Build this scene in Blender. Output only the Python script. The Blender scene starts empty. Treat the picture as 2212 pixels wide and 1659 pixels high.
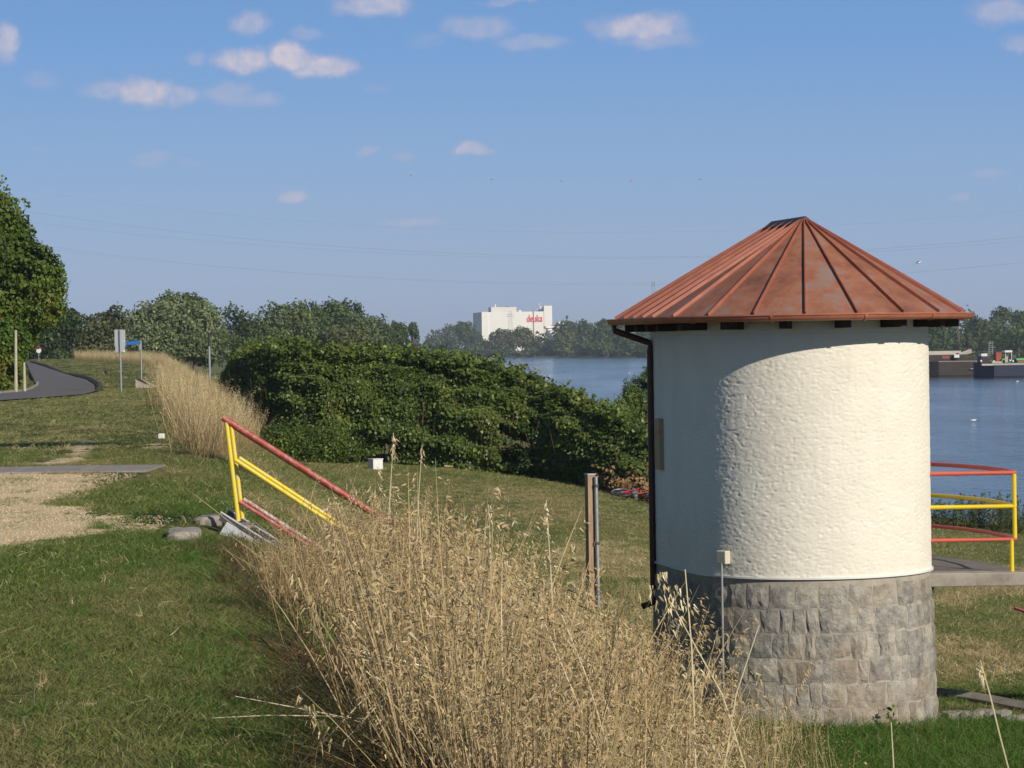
import bpy, math, random
import numpy as np
from mathutils import Vector, Matrix
rng = np.random.default_rng(7)
random.seed(7)
S = bpy.context.scene
COL = S.collection
# ------------------------------------------------------------------ camera
CAMZ = 1.65
FPX = 6000.0                      # focal length in units of a 2212-wide frame
PITCH = 82.5 / FPX
ROLL = 0.0154
F_ = Vector((0, math.cos(PITCH), -math.sin(PITCH)))
R0 = Vector((1, 0, 0)); U0 = Vector((0, math.sin(PITCH), math.cos(PITCH)))
R_ = math.cos(ROLL) * R0 - math.sin(ROLL) * U0
U_ = math.cos(ROLL) * U0 + math.sin(ROLL) * R0
cam_d = bpy.data.cameras.new('camera')
cam = bpy.data.objects.new('camera', cam_d); COL.objects.link(cam)
cam.matrix_world = Matrix(((R_.x, U_.x, -F_.x, 0), (R_.y, U_.y, -F_.y, 0), (R_.z, U_.z, -F_.z, CAMZ), (0, 0, 0, 1)))
cam_d.sensor_width = 36; cam_d.lens = FPX / 2212 * 36
cam_d.clip_start = 0.3; cam_d.clip_end = 30000
S.camera = cam

def ray(x, y):
    return F_ + R_ * ((x - 1106) / FPX) + U_ * ((829.5 - y) / FPX)
def P(x, y, Y):                    # survey helper: the point seen at photo position x, y at distance Y
    d = ray(x, y); k = Y / d.y
    return Vector((d.x * k, Y, CAMZ + d.z * k))
def G(x, y, z):                    # ... or where that sight line meets height z
    d = ray(x, y); k = (z - CAMZ) / d.z
    return Vector((d.x * k, d.y * k, z))

# ------------------------------------------------------------------ world and sun
SUN_EL = math.radians(28)
sx, sy = 0.626, -0.779
SUN = Vector((sx * math.cos(SUN_EL), sy * math.cos(SUN_EL), math.sin(SUN_EL))).normalized()
W = bpy.data.worlds.new('World'); S.world = W; W.use_nodes = True
nt = W.node_tree; N = nt.nodes; L = nt.links; N.clear()
def nd(N_, t, **kw):
    n = N_.new(t)
    for k, v in kw.items():
        if k.startswith('i_'):
            n.inputs[k[2:].replace('_', ' ')].default_value = v
        else: setattr(n, k, v)
    return n
out = nd(N, 'ShaderNodeOutputWorld'); bg = nd(N, 'ShaderNodeBackground')
bg.inputs['Strength'].default_value = 0.12
L.new(bg.outputs[0], out.inputs[0])
sky = nd(N, 'ShaderNodeTexSky', sky_type='NISHITA', sun_disc=False)
sky.sun_elevation = SUN_EL; sky.sun_rotation = math.atan2(sx, sy)
sky.altitude = 300; sky.air_density = 1.3; sky.dust_density = 0.25; sky.ozone_density = 2.5
tc = nd(N, 'ShaderNodeTexCoord'); sep = nd(N, 'ShaderNodeSeparateXYZ'); L.new(tc.outputs['Generated'], sep.inputs[0])
def M(op, a, b=None, c=None, N_=None, L_=None, clamp=False):
    N_ = N if N_ is None else N_; L_ = L if L_ is None else L_
    n = N_.new('ShaderNodeMath'); n.operation = op; n.use_clamp = clamp
    for i, v in enumerate((a, b, c)):
        if v is None: continue
        if isinstance(v, (int, float)): n.inputs[i].default_value = v
        else: L_.new(v, n.inputs[i])
    return n.outputs[0]
ysafe = M('MAXIMUM', sep.outputs[1], 0.02)
az = M('DIVIDE', sep.outputs[0], ysafe); el = M('DIVIDE', sep.outputs[2], ysafe)
cmb = nd(N, 'ShaderNodeCombineXYZ'); L.new(az, cmb.inputs[0]); L.new(el, cmb.inputs[1])
no1 = nd(N, 'ShaderNodeTexNoise', i_Scale=85.0, i_Detail=8.0, i_Roughness=0.6); L.new(cmb.outputs[0], no1.inputs['Vector'])
vm = nd(N, 'ShaderNodeVectorMath', operation='MULTIPLY_ADD'); L.new(no1.outputs['Color'], vm.inputs[0])
vm.inputs[1].default_value = (0.016, 0.008, 0); 
v2 = nd(N, 'ShaderNodeVectorMath', operation='SUBTRACT'); L.new(cmb.outputs[0], v2.inputs[0]); v2.inputs[1].default_value = (0.008, 0.004, 0)
L.new(v2.outputs[0], vm.inputs[2])
clouds = [(8,90,36,42,.8),(85,172,40,22,.22),(230,192,55,22,.5),(312,198,60,28,.85),(392,206,52,24,.5),(500,203,60,26,.4),(565,218,50,18,.38),
 (525,132,66,28,.85),(425,128,24,16,.38),(622,122,52,32,1.0),(700,146,84,24,.8),(542,52,42,26,.6),(665,74,42,18,.35),(810,10,80,30,.75),
 (1035,60,80,28,.45),(1150,92,74,20,.42),(925,86,50,20,.16),(1385,58,100,32,.8),(1420,85,90,24,.45),(1295,58,40,16,.3),(2165,25,74,34,.55),
 (2200,95,40,20,.45),(325,345,48,16,.3),(415,348,28,9,.14),(90,325,26,10,.12),(795,326,26,13,.32),(865,338,30,11,.28),(1015,322,44,15,.65),
 (632,428,38,14,.55),(895,480,68,10,.38),(1200,512,34,8,.13),(2140,373,36,10,.3),(2080,424,32,9,.3),(820,185,26,10,.14),(1100,0,64,10,.4)]
acc = None
for (x, y, w, h, s) in clouds:
    d = ray(x, y); a0, e0 = d.x / d.y, d.z / d.y
    sb = nd(N, 'ShaderNodeVectorMath', operation='SUBTRACT'); L.new(vm.outputs[0], sb.inputs[0]); sb.inputs[1].default_value = (a0, e0, 0)
    ml = nd(N, 'ShaderNodeVectorMath', operation='MULTIPLY'); L.new(sb.outputs[0], ml.inputs[0]); ml.inputs[1].default_value = (FPX / w / 1.15, FPX / h / 1.15, 0)
    ln = nd(N, 'ShaderNodeVectorMath', operation='LENGTH'); L.new(ml.outputs[0], ln.inputs[0])
    mr = nd(N, 'ShaderNodeMapRange', interpolation_type='SMOOTHSTEP'); L.new(ln.outputs['Value'], mr.inputs[0])
    mr.inputs[1].default_value = 1.15; mr.inputs[2].default_value = 0.4; mr.inputs[3].default_value = 0; mr.inputs[4].default_value = s
    o = mr.outputs[0]
    acc = o if acc is None else M('MAXIMUM', acc, o)
# the same kind of small clouds higher up, beyond what the lens takes in
zs = M('MAXIMUM', sep.outputs[2], 0.05)
cx_ = nd(N, 'ShaderNodeCombineXYZ'); L.new(M('DIVIDE', sep.outputs[0], zs), cx_.inputs[0]); L.new(M('DIVIDE', sep.outputs[1], zs), cx_.inputs[1])
no3 = nd(N, 'ShaderNodeTexNoise', i_Scale=0.9, i_Detail=6.0, i_Roughness=0.6); L.new(cx_.outputs[0], no3.inputs['Vector'])
hi = nd(N, 'ShaderNodeMapRange', interpolation_type='SMOOTHSTEP'); L.new(no3.outputs[0], hi.inputs[0]); hi.inputs[1].default_value = .6; hi.inputs[2].default_value = .72; hi.inputs[4].default_value = .7
hz = nd(N, 'ShaderNodeMapRange'); L.new(sep.outputs[2], hz.inputs[0]); hz.inputs[1].default_value = .16; hz.inputs[2].default_value = .24
acc = M('MAXIMUM', M('MULTIPLY', acc, M('GREATER_THAN', sep.outputs[1], 0.1)), M('MULTIPLY', hi.outputs[0], hz.outputs[0]))
no2 = nd(N, 'ShaderNodeTexNoise', i_Scale=190.0, i_Detail=8.0, i_Roughness=0.6); L.new(cmb.outputs[0], no2.inputs['Vector'])
fac = M('MULTIPLY', acc, M('ADD', M('MULTIPLY', no2.outputs[0], 1.3), 0.3), clamp=True)
# sky colour by elevation: deeper blue above, pale lilac-blue band above the horizon
tint = nd(N, 'ShaderNodeValToRGB')
L.new(sep.outputs[2], tint.inputs[0])
tr = tint.color_ramp; tr.elements[0].position = 0.0; tr.elements[0].color = (0.28, 0.375, 0.565, 1)
tr.elements[1].position = 1.0; tr.elements[1].color = (0.035, 0.075, 0.17, 1)
for p_, c_ in ((0.03, (0.255, 0.37, 0.585, 1)), (0.065, (0.205, 0.35, 0.61, 1)), (0.11, (0.135, 0.295, 0.615, 1)), (0.18, (0.105, 0.225, 0.45, 1)), (0.4, (0.05, 0.11, 0.21, 1))):
    e_ = tr.elements.new(p_); e_.color = c_
sc_ = nd(N, 'ShaderNodeVectorMath', operation='SCALE'); L.new(tint.outputs[0], sc_.inputs[0]); sc_.inputs['Scale'].default_value = 8.9
mixs = nd(N, 'ShaderNodeMix', data_type='RGBA'); mixs.inputs[0].default_value = 0.92
L.new(sky.outputs[0], mixs.inputs[6]); L.new(sc_.outputs[0], mixs.inputs[7])
ccol = nd(N, 'ShaderNodeMix', data_type='RGBA'); L.new(fac, ccol.inputs[0]); ccol.inputs[6].default_value = (3.6, 3.7, 4.9, 1); ccol.inputs[7].default_value = (5.1, 4.75, 5.5, 1)
cm = nd(N, 'ShaderNodeMix', data_type='RGBA'); L.new(fac, cm.inputs[0]); L.new(mixs.outputs[2], cm.inputs[6]); L.new(ccol.outputs[2], cm.inputs[7])
L.new(cm.outputs[2], bg.inputs[0])

sun_d = bpy.data.lights.new('sun', 'SUN'); sun_d.energy = 4.7; sun_d.angle = math.radians(0.53); sun_d.color = (1.0, 0.90, 0.76)
sun_o = bpy.data.objects.new('sun', sun_d); COL.objects.link(sun_o); sun_o.rotation_euler = SUN.to_track_quat('Z', 'Y').to_euler(); sun_o.location = (20, -20, 30)
S.view_settings.view_transform = 'Standard'; S.view_settings.look = 'None'; S.view_settings.gamma = 1; S.view_settings.exposure = 0
S.view_settings.use_curve_mapping = False

# ------------------------------------------------------------------ materials
def mat(name, build):
    m = bpy.data.materials.new(name); m.use_nodes = True
    t = m.node_tree; t.nodes.clear(); o = t.nodes.new('ShaderNodeOutputMaterial')
    build(t, t.nodes, t.links, o); return m
def ramp(N_, stops):
    r = N_.new('ShaderNodeValToRGB'); cr = r.color_ramp
    while len(cr.elements) > 1: cr.elements.remove(cr.elements[-1])
    cr.elements[0].position = stops[0][0]; cr.elements[0].color = (*stops[0][1], 1)
    for p_, c_ in stops[1:]:
        e_ = cr.elements.new(p_); e_.color = (*c_, 1)
    return r
def simple(name, c1, c2=None, scale=8, rough=.7, metal=0, bump=0, bscale=40, stretch=None, spec=.5, coords='Object', detail=6, stops=None):
    def b(t, N_, L_, o):
        p = N_.new('ShaderNodeBsdfPrincipled'); p.inputs['Roughness'].default_value = rough; p.inputs['Metallic'].default_value = metal
        p.inputs['Specular IOR Level'].default_value = spec
        L_.new(p.outputs[0], o.inputs[0])
        tcn = N_.new('ShaderNodeTexCoord'); src = tcn.outputs[coords]
        if coords == 'World':
            pass
        mp = N_.new('ShaderNodeMapping'); L_.new(src, mp.inputs[0])
        if stretch: mp.inputs['Scale'].default_value = stretch
        n = N_.new('ShaderNodeTexNoise'); n.inputs['Scale'].default_value = scale; n.inputs['Detail'].default_value = detail; n.inputs['Roughness'].default_value = .62
        L_.new(mp.outputs[0], n.inputs['Vector'])
        r = ramp(N_, stops or [(.3, c1), (.7, c2 or c1)]); L_.new(n.outputs[0], r.inputs[0]); L_.new(r.outputs[0], p.inputs['Base Color'])
        if bump:
            n2 = N_.new('ShaderNodeTexNoise'); n2.inputs['Scale'].default_value = bscale; n2.inputs['Detail'].default_value = 5; L_.new(mp.outputs[0], n2.inputs['Vector'])
            bp = N_.new('ShaderNodeBump'); bp.inputs['Strength'].default_value = min(1, bump * 10); bp.inputs['Distance'].default_value = bump
            L_.new(n2.outputs[0], bp.inputs['Height']); L_.new(bp.outputs[0], p.inputs['Normal'])
    return mat(name, b)

def leafmat(name, dark, light, dry=None, transl=.3, patch=0.0, patchcol=None, patchscale=.5, rough=.55, inst_dry=False, spec=.3):
    def b(t, N_, L_, o):
        at = N_.new('ShaderNodeAttribute'); at.attribute_name = 'tint'
        oi = N_.new('ShaderNodeObjectInfo')
        m1 = M('ADD', at.outputs['Fac'], M('MULTIPLY', M('SUBTRACT', oi.outputs['Random'], .5, N_=N_, L_=L_), .24, N_=N_, L_=L_), N_=N_, L_=L_) if inst_dry else at.outputs['Fac']
        st = [(0, dark), (.75, light)]
        if dry: st.append((.97, dry))
        r = ramp(N_, st); L_.new(m1, r.inputs[0]); colr = r.outputs[0]
        if patchcol is not None:
            g = N_.new('ShaderNodeNewGeometry'); n = N_.new('ShaderNodeTexNoise'); n.inputs['Scale'].default_value = patchscale; n.inputs['Detail'].default_value = 4
            L_.new(g.outputs['Position'], n.inputs['Vector'])
            f = N_.new('ShaderNodeMapRange'); L_.new(n.outputs[0], f.inputs[0]); f.inputs[1].default_value = .42; f.inputs[2].default_value = .62; f.inputs[4].default_value = patch
            fo = f.outputs[0]
            if inst_dry:
                a2 = N_.new('ShaderNodeAttribute'); a2.attribute_type = 'INSTANCER'; a2.attribute_name = 'dry'
                fo = M('ADD', M('MULTIPLY', fo, .5, N_=N_, L_=L_), a2.outputs['Fac'], N_=N_, L_=L_, clamp=True)
                fo = M('MULTIPLY', fo, M('ADD', M('MULTIPLY', at.outputs['Fac'], .8, N_=N_, L_=L_), .45, N_=N_, L_=L_), N_=N_, L_=L_, clamp=True)
            mx = N_.new('ShaderNodeMix'); mx.data_type = 'RGBA'; L_.new(fo, mx.inputs[0]); L_.new(colr, mx.inputs[6]); mx.inputs[7].default_value = (*patchcol, 1)
            colr = mx.outputs[2]
        p = N_.new('ShaderNodeBsdfPrincipled'); p.inputs['Roughness'].default_value = rough; p.inputs['Specular IOR Level'].default_value = spec
        L_.new(colr, p.inputs['Base Color'])
        tr_ = N_.new('ShaderNodeBsdfTranslucent'); L_.new(colr, tr_.inputs[0])
        ms = N_.new('ShaderNodeMixShader'); ms.inputs[0].default_value = transl
        L_.new(p.outputs[0], ms.inputs[1]); L_.new(tr_.outputs[0], ms.inputs[2]); L_.new(ms.outputs[0], o.inputs[0])
    return mat(name, b)

M_lawn = leafmat('lawn_blades', (.030, .052, .009), (.185, .255, .058), (.54, .54, .28), transl=.3, patch=.4, patchcol=(.30, .26, .12), patchscale=.7, inst_dry=True, spec=.12)
M_mead = leafmat('meadow_blades', (.065, .095, .02), (.25, .28, .085), (.55, .50, .28), transl=.3, patch=.65, patchcol=(.48, .38, .20), patchscale=.6, inst_dry=True, spec=.15)
M_lush = leafmat('lush_blades', (.028, .07, .012), (.12, .235, .04), (.2, .2, .07), transl=.3, patch=.1, patchcol=(.12, .16, .04), patchscale=1.2, inst_dry=True, spec=.15)
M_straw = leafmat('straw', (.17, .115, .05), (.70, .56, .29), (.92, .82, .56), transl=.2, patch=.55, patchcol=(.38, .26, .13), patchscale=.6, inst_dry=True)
M_thatch = leafmat('thatch', (.03, .018, .010), (.17, .11, .055), (.34, .25, .12), transl=.15, patch=.5, patchcol=(.07, .09, .02), patchscale=.8, inst_dry=True)  # dead brown blades, darkened so the shade between stalks sits in the colour
M_knot = leafmat('knotweed_leaves', (.026, .052, .010), (.125, .185, .036), (.29, .33, .055), transl=.3, patch=.5, patchcol=(.165, .19, .045), patchscale=.35, rough=.42)
M_brownleaf = leafmat('withered_leaves', (.12, .07, .03), (.32, .20, .09), transl=.2)
M_road_tree = leafmat('maple_leaves', (.035, .08, .010), (.15, .24, .03), (.32, .24, .05), transl=.3, patch=.45, patchcol=(.1, .13, .02), patchscale=.25)
M_willow = leafmat('willow_leaves', (.075, .10, .035), (.19, .235, .10), (.28, .32, .16), transl=.2)
M_far1 = leafmat('far_leaves_olive', (.042, .068, .020), (.13, .17, .052), transl=.2)
M_far2 = leafmat('far_leaves_dark', (.028, .054, .016), (.085, .13, .038), transl=.2)
M_far3 = leafmat('far_leaves_brown', (.045, .064, .022), (.14, .155, .056), transl=.2)
M_far4 = leafmat('far_leaves_blue', (.028, .055, .021), (.082, .13, .046), transl=.2)
M_shrub = leafmat('shrub_leaves', (.03, .055, .012), (.10, .15, .035), (.2, .2, .08), transl=.3)
M_light_willow = leafmat('young_willow_leaves', (.08, .13, .035), (.22, .30, .09), transl=.35)
M_bark = simple('bark', (.06, .045, .03), (.14, .11, .08), 12, .9, bump=.02, bscale=20)
M_yellow = simple('yellow_paint', (.78, .60, .015), (.78, .60, .015), 26, .4, bump=.001, bscale=60, stops=[(.0, (.70, .53, .02)), (.54, (.76, .58, .03)), (.60, (.58, .53, .36)), (.68, (.5, .5, .46)), (.8, (.3, .2, .12))])
M_yellow2 = simple('yellow_paint_clean', (.78, .58, .012), (.72, .52, .012), 14, .4)
M_red = simple('red_paint', (.42, .055, .035), (.5, .09, .06), 20, .45, bump=.001, bscale=60, stops=[(0, (.30, .045, .035)), (.5, (.38, .075, .058)), (.62, (.42, .17, .145)), (.75, (.45, .32, .29))])
M_redworn = simple('worn_red_paint', (.42, .1, .08), (.5, .42, .4), 24, .6, stops=[(0, (.35, .06, .05)), (.45, (.4, .14, .12)), (.55, (.5, .44, .42)), (1, (.5, .47, .44))])
M_red2 = simple('salmon_red_paint', (.58, .12, .075), (.52, .10, .065), 12, .45)
M_steel = simple('grey_painted_steel', (.42, .46, .50), (.55, .58, .62), 18, .55, bump=.002, bscale=50)
M_darksteel = simple('dark_steel', (.035, .04, .05), (.08, .08, .09), 18, .6)
M_galv = simple('galvanised_steel', (.33, .35, .36), (.45, .47, .48), 14, .45, metal=.6)
M_conc = simple('weathered_concrete', (.20, .18, .15), (.36, .33, .28), 5, .9, bump=.008, bscale=30, stops=[(.2, (.13, .11, .09)), (.5, (.30, .27, .23)), (.8, (.42, .39, .33))])
M_deck = simple('deck_concrete', (.12, .105, .09), (.2, .175, .15), 4, .95, bump=.005, bscale=30)
M_asph = simple('asphalt', (.10, .095, .092), (.14, .13, .125), 1.2, .9, bump=.004, bscale=40)
M_white = simple('white_plastic', (.75, .75, .74), (.68, .68, .66), 6, .4)
M_beige = simple('beige_plastic', (.52, .48, .38), (.58, .54, .44), 9, .5)
M_black = simple('black_rubber', (.015, .015, .015), (.03, .03, .03), 10, .6)
M_wood = simple('weathered_wood', (.24, .155, .09), (.40, .29, .19), 7, .85, stretch=(4, 4, .6), bump=.003, bscale=14)
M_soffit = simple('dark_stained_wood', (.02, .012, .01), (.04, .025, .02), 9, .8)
M_copper = None
def b_copper(t, N_, L_, o):
    p = N_.new('ShaderNodeBsdfPrincipled'); p.inputs['Metallic'].default_value = .1; p.inputs['Roughness'].default_value = .5
    g = N_.new('ShaderNodeTexCoord'); oi = N_.new('ShaderNodeObjectInfo')
    n = N_.new('ShaderNodeTexNoise'); n.inputs['Scale'].default_value = 2.6; n.inputs['Detail'].default_value = 8; n.inputs['Roughness'].default_value = .74; L_.new(g.outputs['Object'], n.inputs['Vector'])
    r = ramp(N_, [(.30, (.19, .08, .052)), (.45, (.29, .118, .068)), (.53, (.345, .145, .08)), (.57, (.30, .17, .13)), (.66, (.27, .20, .175))]); 
    a = M('ADD', n.outputs[0], M('MULTIPLY', M('SUBTRACT', oi.outputs['Random'], .5, N_=N_, L_=L_), .07, N_=N_, L_=L_), N_=N_, L_=L_)
    L_.new(a, r.inputs[0]); L_.new(r.outputs[0], p.inputs['Base Color'])
    n2 = N_.new('ShaderNodeTexNoise'); n2.inputs['Scale'].default_value = 9; L_.new(g.outputs['Object'], n2.inputs['Vector'])
    bp = N_.new('ShaderNodeBump'); bp.inputs['Distance'].default_value = .004; bp.inputs['Strength'].default_value = .5; L_.new(n2.outputs[0], bp.inputs['Height']); L_.new(bp.outputs[0], p.inputs['Normal'])
    rr = N_.new('ShaderNodeMapRange'); L_.new(n.outputs[0], rr.inputs[0]); rr.inputs[3].default_value = .42; rr.inputs[4].default_value = .62; L_.new(rr.outputs[0], p.inputs['Roughness'])
    L_.new(p.outputs[0], o.inputs[0])
M_copper = mat('weathered_copper', b_copper)
M_coppergut = simple('copper_gutter', (.50, .16, .08), (.42, .13, .065), 5, .42, metal=.15, stops=[(.3, (.36, .12, .075)), (.6, (.47, .17, .105)), (.75, (.42, .26, .2))])
M_copperdark = simple('dark_oxidised_copper', (.06, .025, .02), (.11, .04, .03), 6, .5, metal=.3)
M_seam = simple('copper_seam', (.38, .14, .09), (.28, .095, .06), 6, .45, metal=.15)

def b_stucco(t, N_, L_, o):
    p = N_.new('ShaderNodeBsdfPrincipled'); p.inputs['Roughness'].default_value = .9; p.inputs['Specular IOR Level'].default_value = .2
    g = N_.new('ShaderNodeTexCoord')
    n = N_.new('ShaderNodeTexNoise'); n.inputs['Scale'].default_value = 2.2; n.inputs['Detail'].default_value = 6; L_.new(g.outputs['Object'], n.inputs['Vector'])
    r = ramp(N_, [(.3, (.70, .665, .575)), (.7, (.77, .735, .645))]); L_.new(n.outputs[0], r.inputs[0]); ms_ = N_.new('ShaderNodeMapping'); ms_.inputs['Scale'].default_value = (7, 7, .55); L_.new(g.outputs['Object'], ms_.inputs[0])
    n5 = N_.new('ShaderNodeTexNoise'); n5.inputs['Scale'].default_value = 1; n5.inputs['Detail'].default_value = 5; n5.inputs['Roughness'].default_value = .7; L_.new(ms_.outputs[0], n5.inputs['Vector'])
    f5 = N_.new('ShaderNodeMapRange'); L_.new(n5.outputs[0], f5.inputs[0]); f5.inputs[1].default_value = .55; f5.inputs[2].default_value = .75; f5.inputs[4].default_value = .22
    x5 = N_.new('ShaderNodeMix'); x5.data_type = 'RGBA'; L_.new(f5.outputs[0], x5.inputs[0]); L_.new(r.outputs[0], x5.inputs[6]); x5.inputs[7].default_value = (.45, .42, .36, 1)
    L_.new(x5.outputs[2], p.inputs['Base Color'])
    mp = N_.new('ShaderNodeMapping'); mp.inputs['Scale'].default_value = (1, 1, 3.2); L_.new(g.outputs['Object'], mp.inputs[0])
    n2 = N_.new('ShaderNodeTexNoise'); n2.inputs['Scale'].default_value = 45; n2.inputs['Detail'].default_value = 3; L_.new(mp.outputs[0], n2.inputs['Vector'])
    bp = N_.new('ShaderNodeBump'); bp.inputs['Distance'].default_value = .004; bp.inputs['Strength'].default_value = .7; L_.new(n2.outputs[0], bp.inputs['Height']); L_.new(bp.outputs[0], p.inputs['Normal'])
    L_.new(p.outputs[0], o.inputs[0])
M_stucco = mat('scraped_plaster', b_stucco)
def b_stone(t, N_, L_, o):
    p = N_.new('ShaderNodeBsdfPrincipled'); p.inputs['Roughness'].default_value = .92; p.inputs['Specular IOR Level'].default_value = .2
    g = N_.new('ShaderNodeTexCoord'); oi = N_.new('ShaderNodeObjectInfo')
    n = N_.new('ShaderNodeTexNoise'); n.inputs['Scale'].default_value = 7; n.inputs['Detail'].default_value = 8; n.inputs['Roughness'].default_value = .7; L_.new(g.outputs['Object'], n.inputs['Vector'])
    a = M('ADD', M('MULTIPLY', n.outputs[0], .88, N_=N_, L_=L_), M('MULTIPLY', oi.outputs['Random'], .13, N_=N_, L_=L_), N_=N_, L_=L_)
    r = ramp(N_, [(.30, (.17, .165, .155)), (.42, (.28, .27, .25)), (.52, (.40, .38, .34)), (.62, (.53, .485, .41)), (.72, (.66, .60, .49))]); L_.new(a, r.inputs[0])
    n3 = N_.new('ShaderNodeTexNoise'); n3.inputs['Scale'].default_value = 2.1; n3.inputs['Detail'].default_value = 5; L_.new(g.outputs['Object'], n3.inputs['Vector'])
    f = N_.new('ShaderNodeMapRange'); L_.new(n3.outputs[0], f.inputs[0]); f.inputs[1].default_value = .46; f.inputs[2].default_value = .62; f.inputs[4].default_value = .45
    mx = N_.new('ShaderNodeMix'); mx.data_type = 'RGBA'; L_.new(f.outputs[0], mx.inputs[0]); L_.new(r.outputs[0], mx.inputs[6]); mx.inputs[7].default_value = (.36, .27, .17, 1)
    L_.new(mx.outputs[2], p.inputs['Base Color'])
    n2 = N_.new('ShaderNodeTexNoise'); n2.inputs['Scale'].default_value = 13; n2.inputs['Detail'].default_value = 8; n2.inputs['Roughness'].default_value = .75; L_.new(g.outputs['Object'], n2.inputs['Vector'])
    bp = N_.new('ShaderNodeBump'); bp.inputs['Distance'].default_value = .05; bp.inputs['Strength'].default_value = 1; L_.new(n2.outputs[0], bp.inputs['Height']); L_.new(bp.outputs[0], p.inputs['Normal'])
    L_.new(p.outputs[0], o.inputs[0])
M_stone = mat('limestone', b_stone)
M_mortar = simple('mortar', (.27, .245, .205), (.42, .38, .32), 9, .95, bump=.01, bscale=40)

M_dkred = simple('dark_red_paint', (.12, .02, .02), (.16, .03, .025), 12, .5)
# ------------------------------------------------------------------ object helpers
def obj(name, me, m=None, parent=None, loc=None):
    o = bpy.data.objects.new(name, me); COL.objects.link(o)
    if m is not None and hasattr(me, 'materials') and len(me.materials) == 0: me.materials.append(m)
    if parent is not None: o.parent = parent
    if loc is not None: o.location = loc
    return o
def tag(o, label=None, cat=None, group=None, kind=None):
    if label: o['label'] = label
    if cat: o['category'] = cat
    if group: o['group'] = group
    if kind: o['kind'] = kind
    return o
def thing(name, label, cat, loc=(0, 0, 0), rz=0, group=None):
    o = bpy.data.objects.new(name, None); COL.objects.link(o); o.location = loc; o.rotation_euler = (0, 0, rz)
    o.empty_display_size = .1
    return tag(o, label, cat, group)
def npmesh(name, V, Fq, tint=None, smooth=False):
    """V (n,3), Fq (m,k) with k corners each"""
    V = np.asarray(V, dtype=np.float32); Fq = np.asarray(Fq, dtype=np.int32)
    me = bpy.data.meshes.new(name); m, k = Fq.shape
    me.vertices.add(len(V)); me.vertices.foreach_set('co', V.ravel())
    me.loops.add(m * k); me.loops.foreach_set('vertex_index', Fq.ravel())
    me.polygons.add(m); me.polygons.foreach_set('loop_start', np.arange(0, m * k, k, dtype=np.int32))
    me.polygons.foreach_set('loop_total', np.full(m, k, dtype=np.int32))
    if smooth: me.polygons.foreach_set('use_smooth', np.ones(m, dtype=bool))
    if tint is not None:
        a = me.attributes.new('tint', 'FLOAT', 'FACE'); a.data.foreach_set('value', np.asarray(tint, dtype=np.float32))
    me.update(calc_edges=True); return me
class MB:
    def __init__(s): s.v = []; s.f = []
    def add(s, vs, fs):
        b = len(s.v); s.v += [tuple(v) for v in vs]; s.f += [tuple(b + i for i in f) for f in fs]; return s
    def box(s, c, d, R=None):
        c = Vector(c); hx, hy, hz_ = d[0] / 2, d[1] / 2, d[2] / 2
        vs = [Vector((x * hx, y * hy, z * hz_)) for x in (-1, 1) for y in (-1, 1) for z in (-1, 1)]
        if R is not None: vs = [R @ v for v in vs]
        vs = [v + c for v in vs]
        return s.add(vs, [(0, 1, 3, 2), (4, 6, 7, 5), (0, 4, 5, 1), (2, 3, 7, 6), (0, 2, 6, 4), (1, 5, 7, 3)])
    def tube(s, pts, r, n=8, caps=True):
        pts = [Vector(p) for p in pts]; rs = r if isinstance(r, (list, tuple)) else [r] * len(pts)
        b = len(s.v); u = None
        for i, p in enumerate(pts):
            t = (pts[min(i + 1, len(pts) - 1)] - pts[max(i - 1, 0)]).normalized()
            if u is None:
                u = t.orthogonal().normalized()
            else:
                u = (u - t * u.dot(t)); u = u.normalized() if u.length > 1e-6 else t.orthogonal().normalized()
            w = t.cross(u)
            for k in range(n):
                a = 2 * math.pi * k / n
                s.v.append(tuple(p + (u * math.cos(a) + w * math.sin(a)) * rs[i]))
        for i in range(len(pts) - 1):
            for k in range(n):
                a, c = b + i * n + k, b + i * n + (k + 1) % n
                s.f.append((a, c, c + n, a + n))
        if caps:
            s.f.append(tuple(b + k for k in reversed(range(n)))); s.f.append(tuple(b + (len(pts) - 1) * n + k for k in range(n)))
        return s
    def sphere(s, c, r, nu=10, nv=6, sc=(1, 1, 1)):
        c = Vector(c); pts = []
        for j in range(1, nv):
            th = math.pi * j / nv
            for i in range(nu):
                a = 2 * math.pi * i / nu
                pts.append(c + Vector((r * sc[0] * math.sin(th) * math.cos(a), r * sc[1] * math.sin(th) * math.sin(a), r * sc[2] * math.cos(th))))
        pts += [c + Vector((0, 0, r * sc[2])), c - Vector((0, 0, r * sc[2]))]
        T, B = len(pts) - 2, len(pts) - 1; fs = []
        for j in range(nv - 2):
            for i in range(nu):
                a, b2 = j * nu + i, j * nu + (i + 1) % nu
                fs.append((a, a + nu, b2 + nu, b2))
        for i in range(nu):
            fs.append((T, i, (i + 1) % nu)); fs.append((B, (nv - 2) * nu + (i + 1) % nu, (nv - 2) * nu + i))
        return s.add(pts, fs)
    def mesh(s, name):
        me = bpy.data.meshes.new(name); me.from_pydata(s.v, [], s.f); me.update(); return me
    def build(s, name, m, parent=None, smooth=False, bevel=0, loc=None):
        me = s.mesh(name)
        if smooth:
            me.polygons.foreach_set('use_smooth', [True] * len(me.polygons))
        o = obj(name, me, m, parent, loc)
        if smooth:
            try: me.set_sharp_from_angle(angle=math.radians(45))
            except Exception: pass
        if bevel:
            b = o.modifiers.new('bevel', 'BEVEL'); b.width = bevel; b.segments = 2; b.limit_method = 'ANGLE'
        return o

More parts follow.
